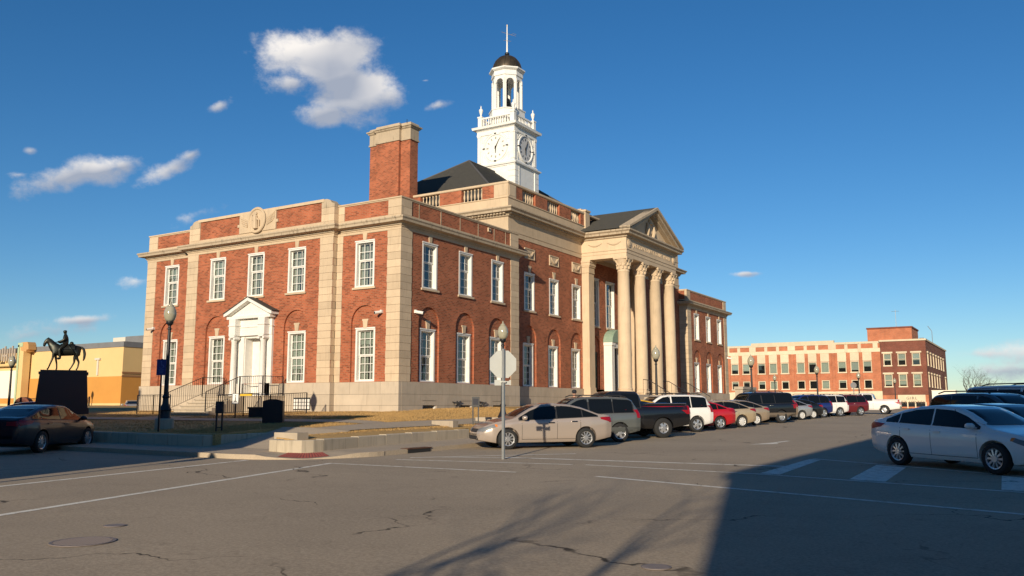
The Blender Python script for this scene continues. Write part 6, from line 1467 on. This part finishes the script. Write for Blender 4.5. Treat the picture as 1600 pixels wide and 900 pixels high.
car('suv', 'suv', 'dark green-grey SUV parked between the bronze sedan and the black pickup', PG, (11.95, -1.9), HD, 'alloy5', clad=mat('cladding_grey', (.07, .075, .07), .6), scale=.95)
car('pickup', 'pickup_truck', 'black pickup truck with covered bed parked beside the green-grey SUV', PK, (12.1, 2.0), HD, 'off', tonneau=TRIM)
car('coupe', 'low_car', 'yellow car whose roof shows over the black pickup bed', PY, (10.6, 5.0), HD, 'alloy5', scale=1.08)
car('suv', 'suv', 'white SUV with tinted windows parked beside the black pickup', PW, (11.4, 8.0), HD, 'alloy5', chrome=False)
car('sedan', 'sedan', 'bright red sedan squeezed beside the white SUV', PR, (11.35, 11.6), HD, 'alloy5', chrome=False)
car('sedan', 'sedan', 'pale gold sedan parked beside the red sedan', PT, (11.5, 14.8), HD, 'hub')
car('sedan', 'sedan', 'tan sedan between the pale gold sedan and the black full-size SUV', PN, (11.2, 18.6), HD, 'hub')
car('big', 'full_size_suv', 'black full-size SUV with roof rack and dark tinted windows', PK, (11.45, 23.3), HD, 'off', clad=mat('cladding_brown', (.14, .11, .08), .6))
car('suv', 'suv', 'grey-tan SUV mostly hidden behind the black full-size SUV', PN, (10.8, 27.3), HD, 'alloy5')
car('sedan', 'sedan', 'silver sedan parked beyond the black full-size SUV', PS, (10.9, 31.0), HD, 'hub')
car('sedan', 'sedan', 'black sedan next to the silver sedan', PK, (10.9, 34.5), HD, 'hub')
car('suv', 'crossover', 'dark blue crossover between the black sedan and a white SUV', PBl, (10.9, 38.0), HD, 'alloy5')
car('suv', 'suv', 'white SUV near the far end of the row, beside the maroon SUV', PW, (11.35, 42.0), HD, 'alloy5', chrome=False)
car('suv', 'suv', 'maroon SUV closing the row near the grey-white pickup', PM, (12.2, 46.2), HD, 'alloy5')
car('pickup', 'pickup_truck', 'white pickup truck standing across the far street', PW, (13.2, 52.5), 182, 'off', tonneau=None)
car('coupe', 'sedan', 'white four-door sedan with tinted windows in the shade on the right', PW, (22.3, -8.25), -40, 'alloy10', side=-1, chrome=False)
car('coupe', 'sedan', 'dark sedan half hidden behind the white shaded sedan', PK, (22.9, -4.0), -41, 'alloy5', side=-1, chrome=False)
car('suv', 'suv', 'grey SUV with roof rails behind the dark sedan', PGr, (22.6, -.1), -41, 'alloy5', side=-1)
car('big', 'van', 'tall white van whose roof shows above the grey SUV', PW, (23.6, 4.2), -41, 'hub', side=-1, scale=1.06)
car('coupe', 'sedan', 'dark navy sedan in shade beside the low wall on the left', PD, (-1.07, -16.05), 120.5, 'alloy10', side=-1)
car('sedan', 'sedan', 'red car partly seen beside the brown arch marker', PR, (-27.5, -2.5), 60, 'hub')
car('sedan', 'sedan', 'silver sedan seen from behind by the iron fence', PS, (-46.9, 18.2), 146, 'hub')

# ================================================================== PERSON
def person():
    d = 37.5; p = CAM+_f*d+_r*((896.5-800)/1342*d); t = thing('person', 'person in a black cap and dark jacket standing behind the green-grey SUV', 'person', (p.x, p.y, zg(p.x, p.y)+.13), radians(200))
    B = [(0, 0, .95, .15, .13), (0, 0, 1.2, .15, .12), (0, 0, 1.4, .17, .12), (0, 0, 1.5, .07), (0, .01, 1.56, .062), (0, .02, 1.64, .09, .095), (0, .01, 1.72, .08, .09),
         (.2, 0, 1.42, .07), (.25, -.02, 1.17, .055), (.22, .1, .95, .042), (-.2, 0, 1.42, .07), (-.25, -.02, 1.17, .055), (-.22, .1, .95, .042),
         (.1, 0, .88, .1), (.1, .02, .48, .07), (.1, -.02, .1, .05), (.1, .12, .05, .045), (-.1, 0, .88, .1), (-.1, .02, .48, .07), (-.1, -.02, .1, .05), (-.1, .12, .05, .045)]
    E_ = [(0, 1), (1, 2), (2, 3), (3, 4), (4, 5), (5, 6), (2, 7), (7, 8), (8, 9), (2, 10), (10, 11), (11, 12), (0, 13), (13, 14), (14, 15), (15, 16), (0, 17), (17, 18), (18, 19), (19, 20)]
    o = skin_mesh('body', B, E_, SKIN, t, 2); o.data.materials.append(JACKET); o.data.materials.append(mat('trousers', (.03, .035, .05), .8))
    for f in o.data.polygons:
        z = f.center.z
        f.material_index = 0 if z > 1.5 else (1 if z > .92 or (abs(f.center.x) > .19 and z > .98) else 2)
    m = MB(); m.lathe([(.098, 1.70), (.105, 1.73), (.1, 1.79), (.07, 1.83), (.01, 1.845)], 0, .015, 16); m.prism([(-.08, .08), (.08, .08), (.065, .19), (0, .215), (-.065, .19)], lambda u, w, dd: (u, w, dd), 1.70, 1.715); m.build('cap', JACKET, t, True, loc=(0, 0, 0))
    m = MB(); m.tube([(0, .1, 1.645), (0, .135, 1.615)], [.012, .02], 6); m.build('nose', SKIN, t, True, loc=(0, 0, 0))
    m = MB()
    for s in (-1, 1): m.lathe([(.001, -.012), (.012, 0), (.001, .012)], s*.035, .1, 6)
    m.v = [(x, y, z+1.66) for x, y, z in m.v]; m.build('eyes', DARK, t, loc=(0, 0, 0))
person()
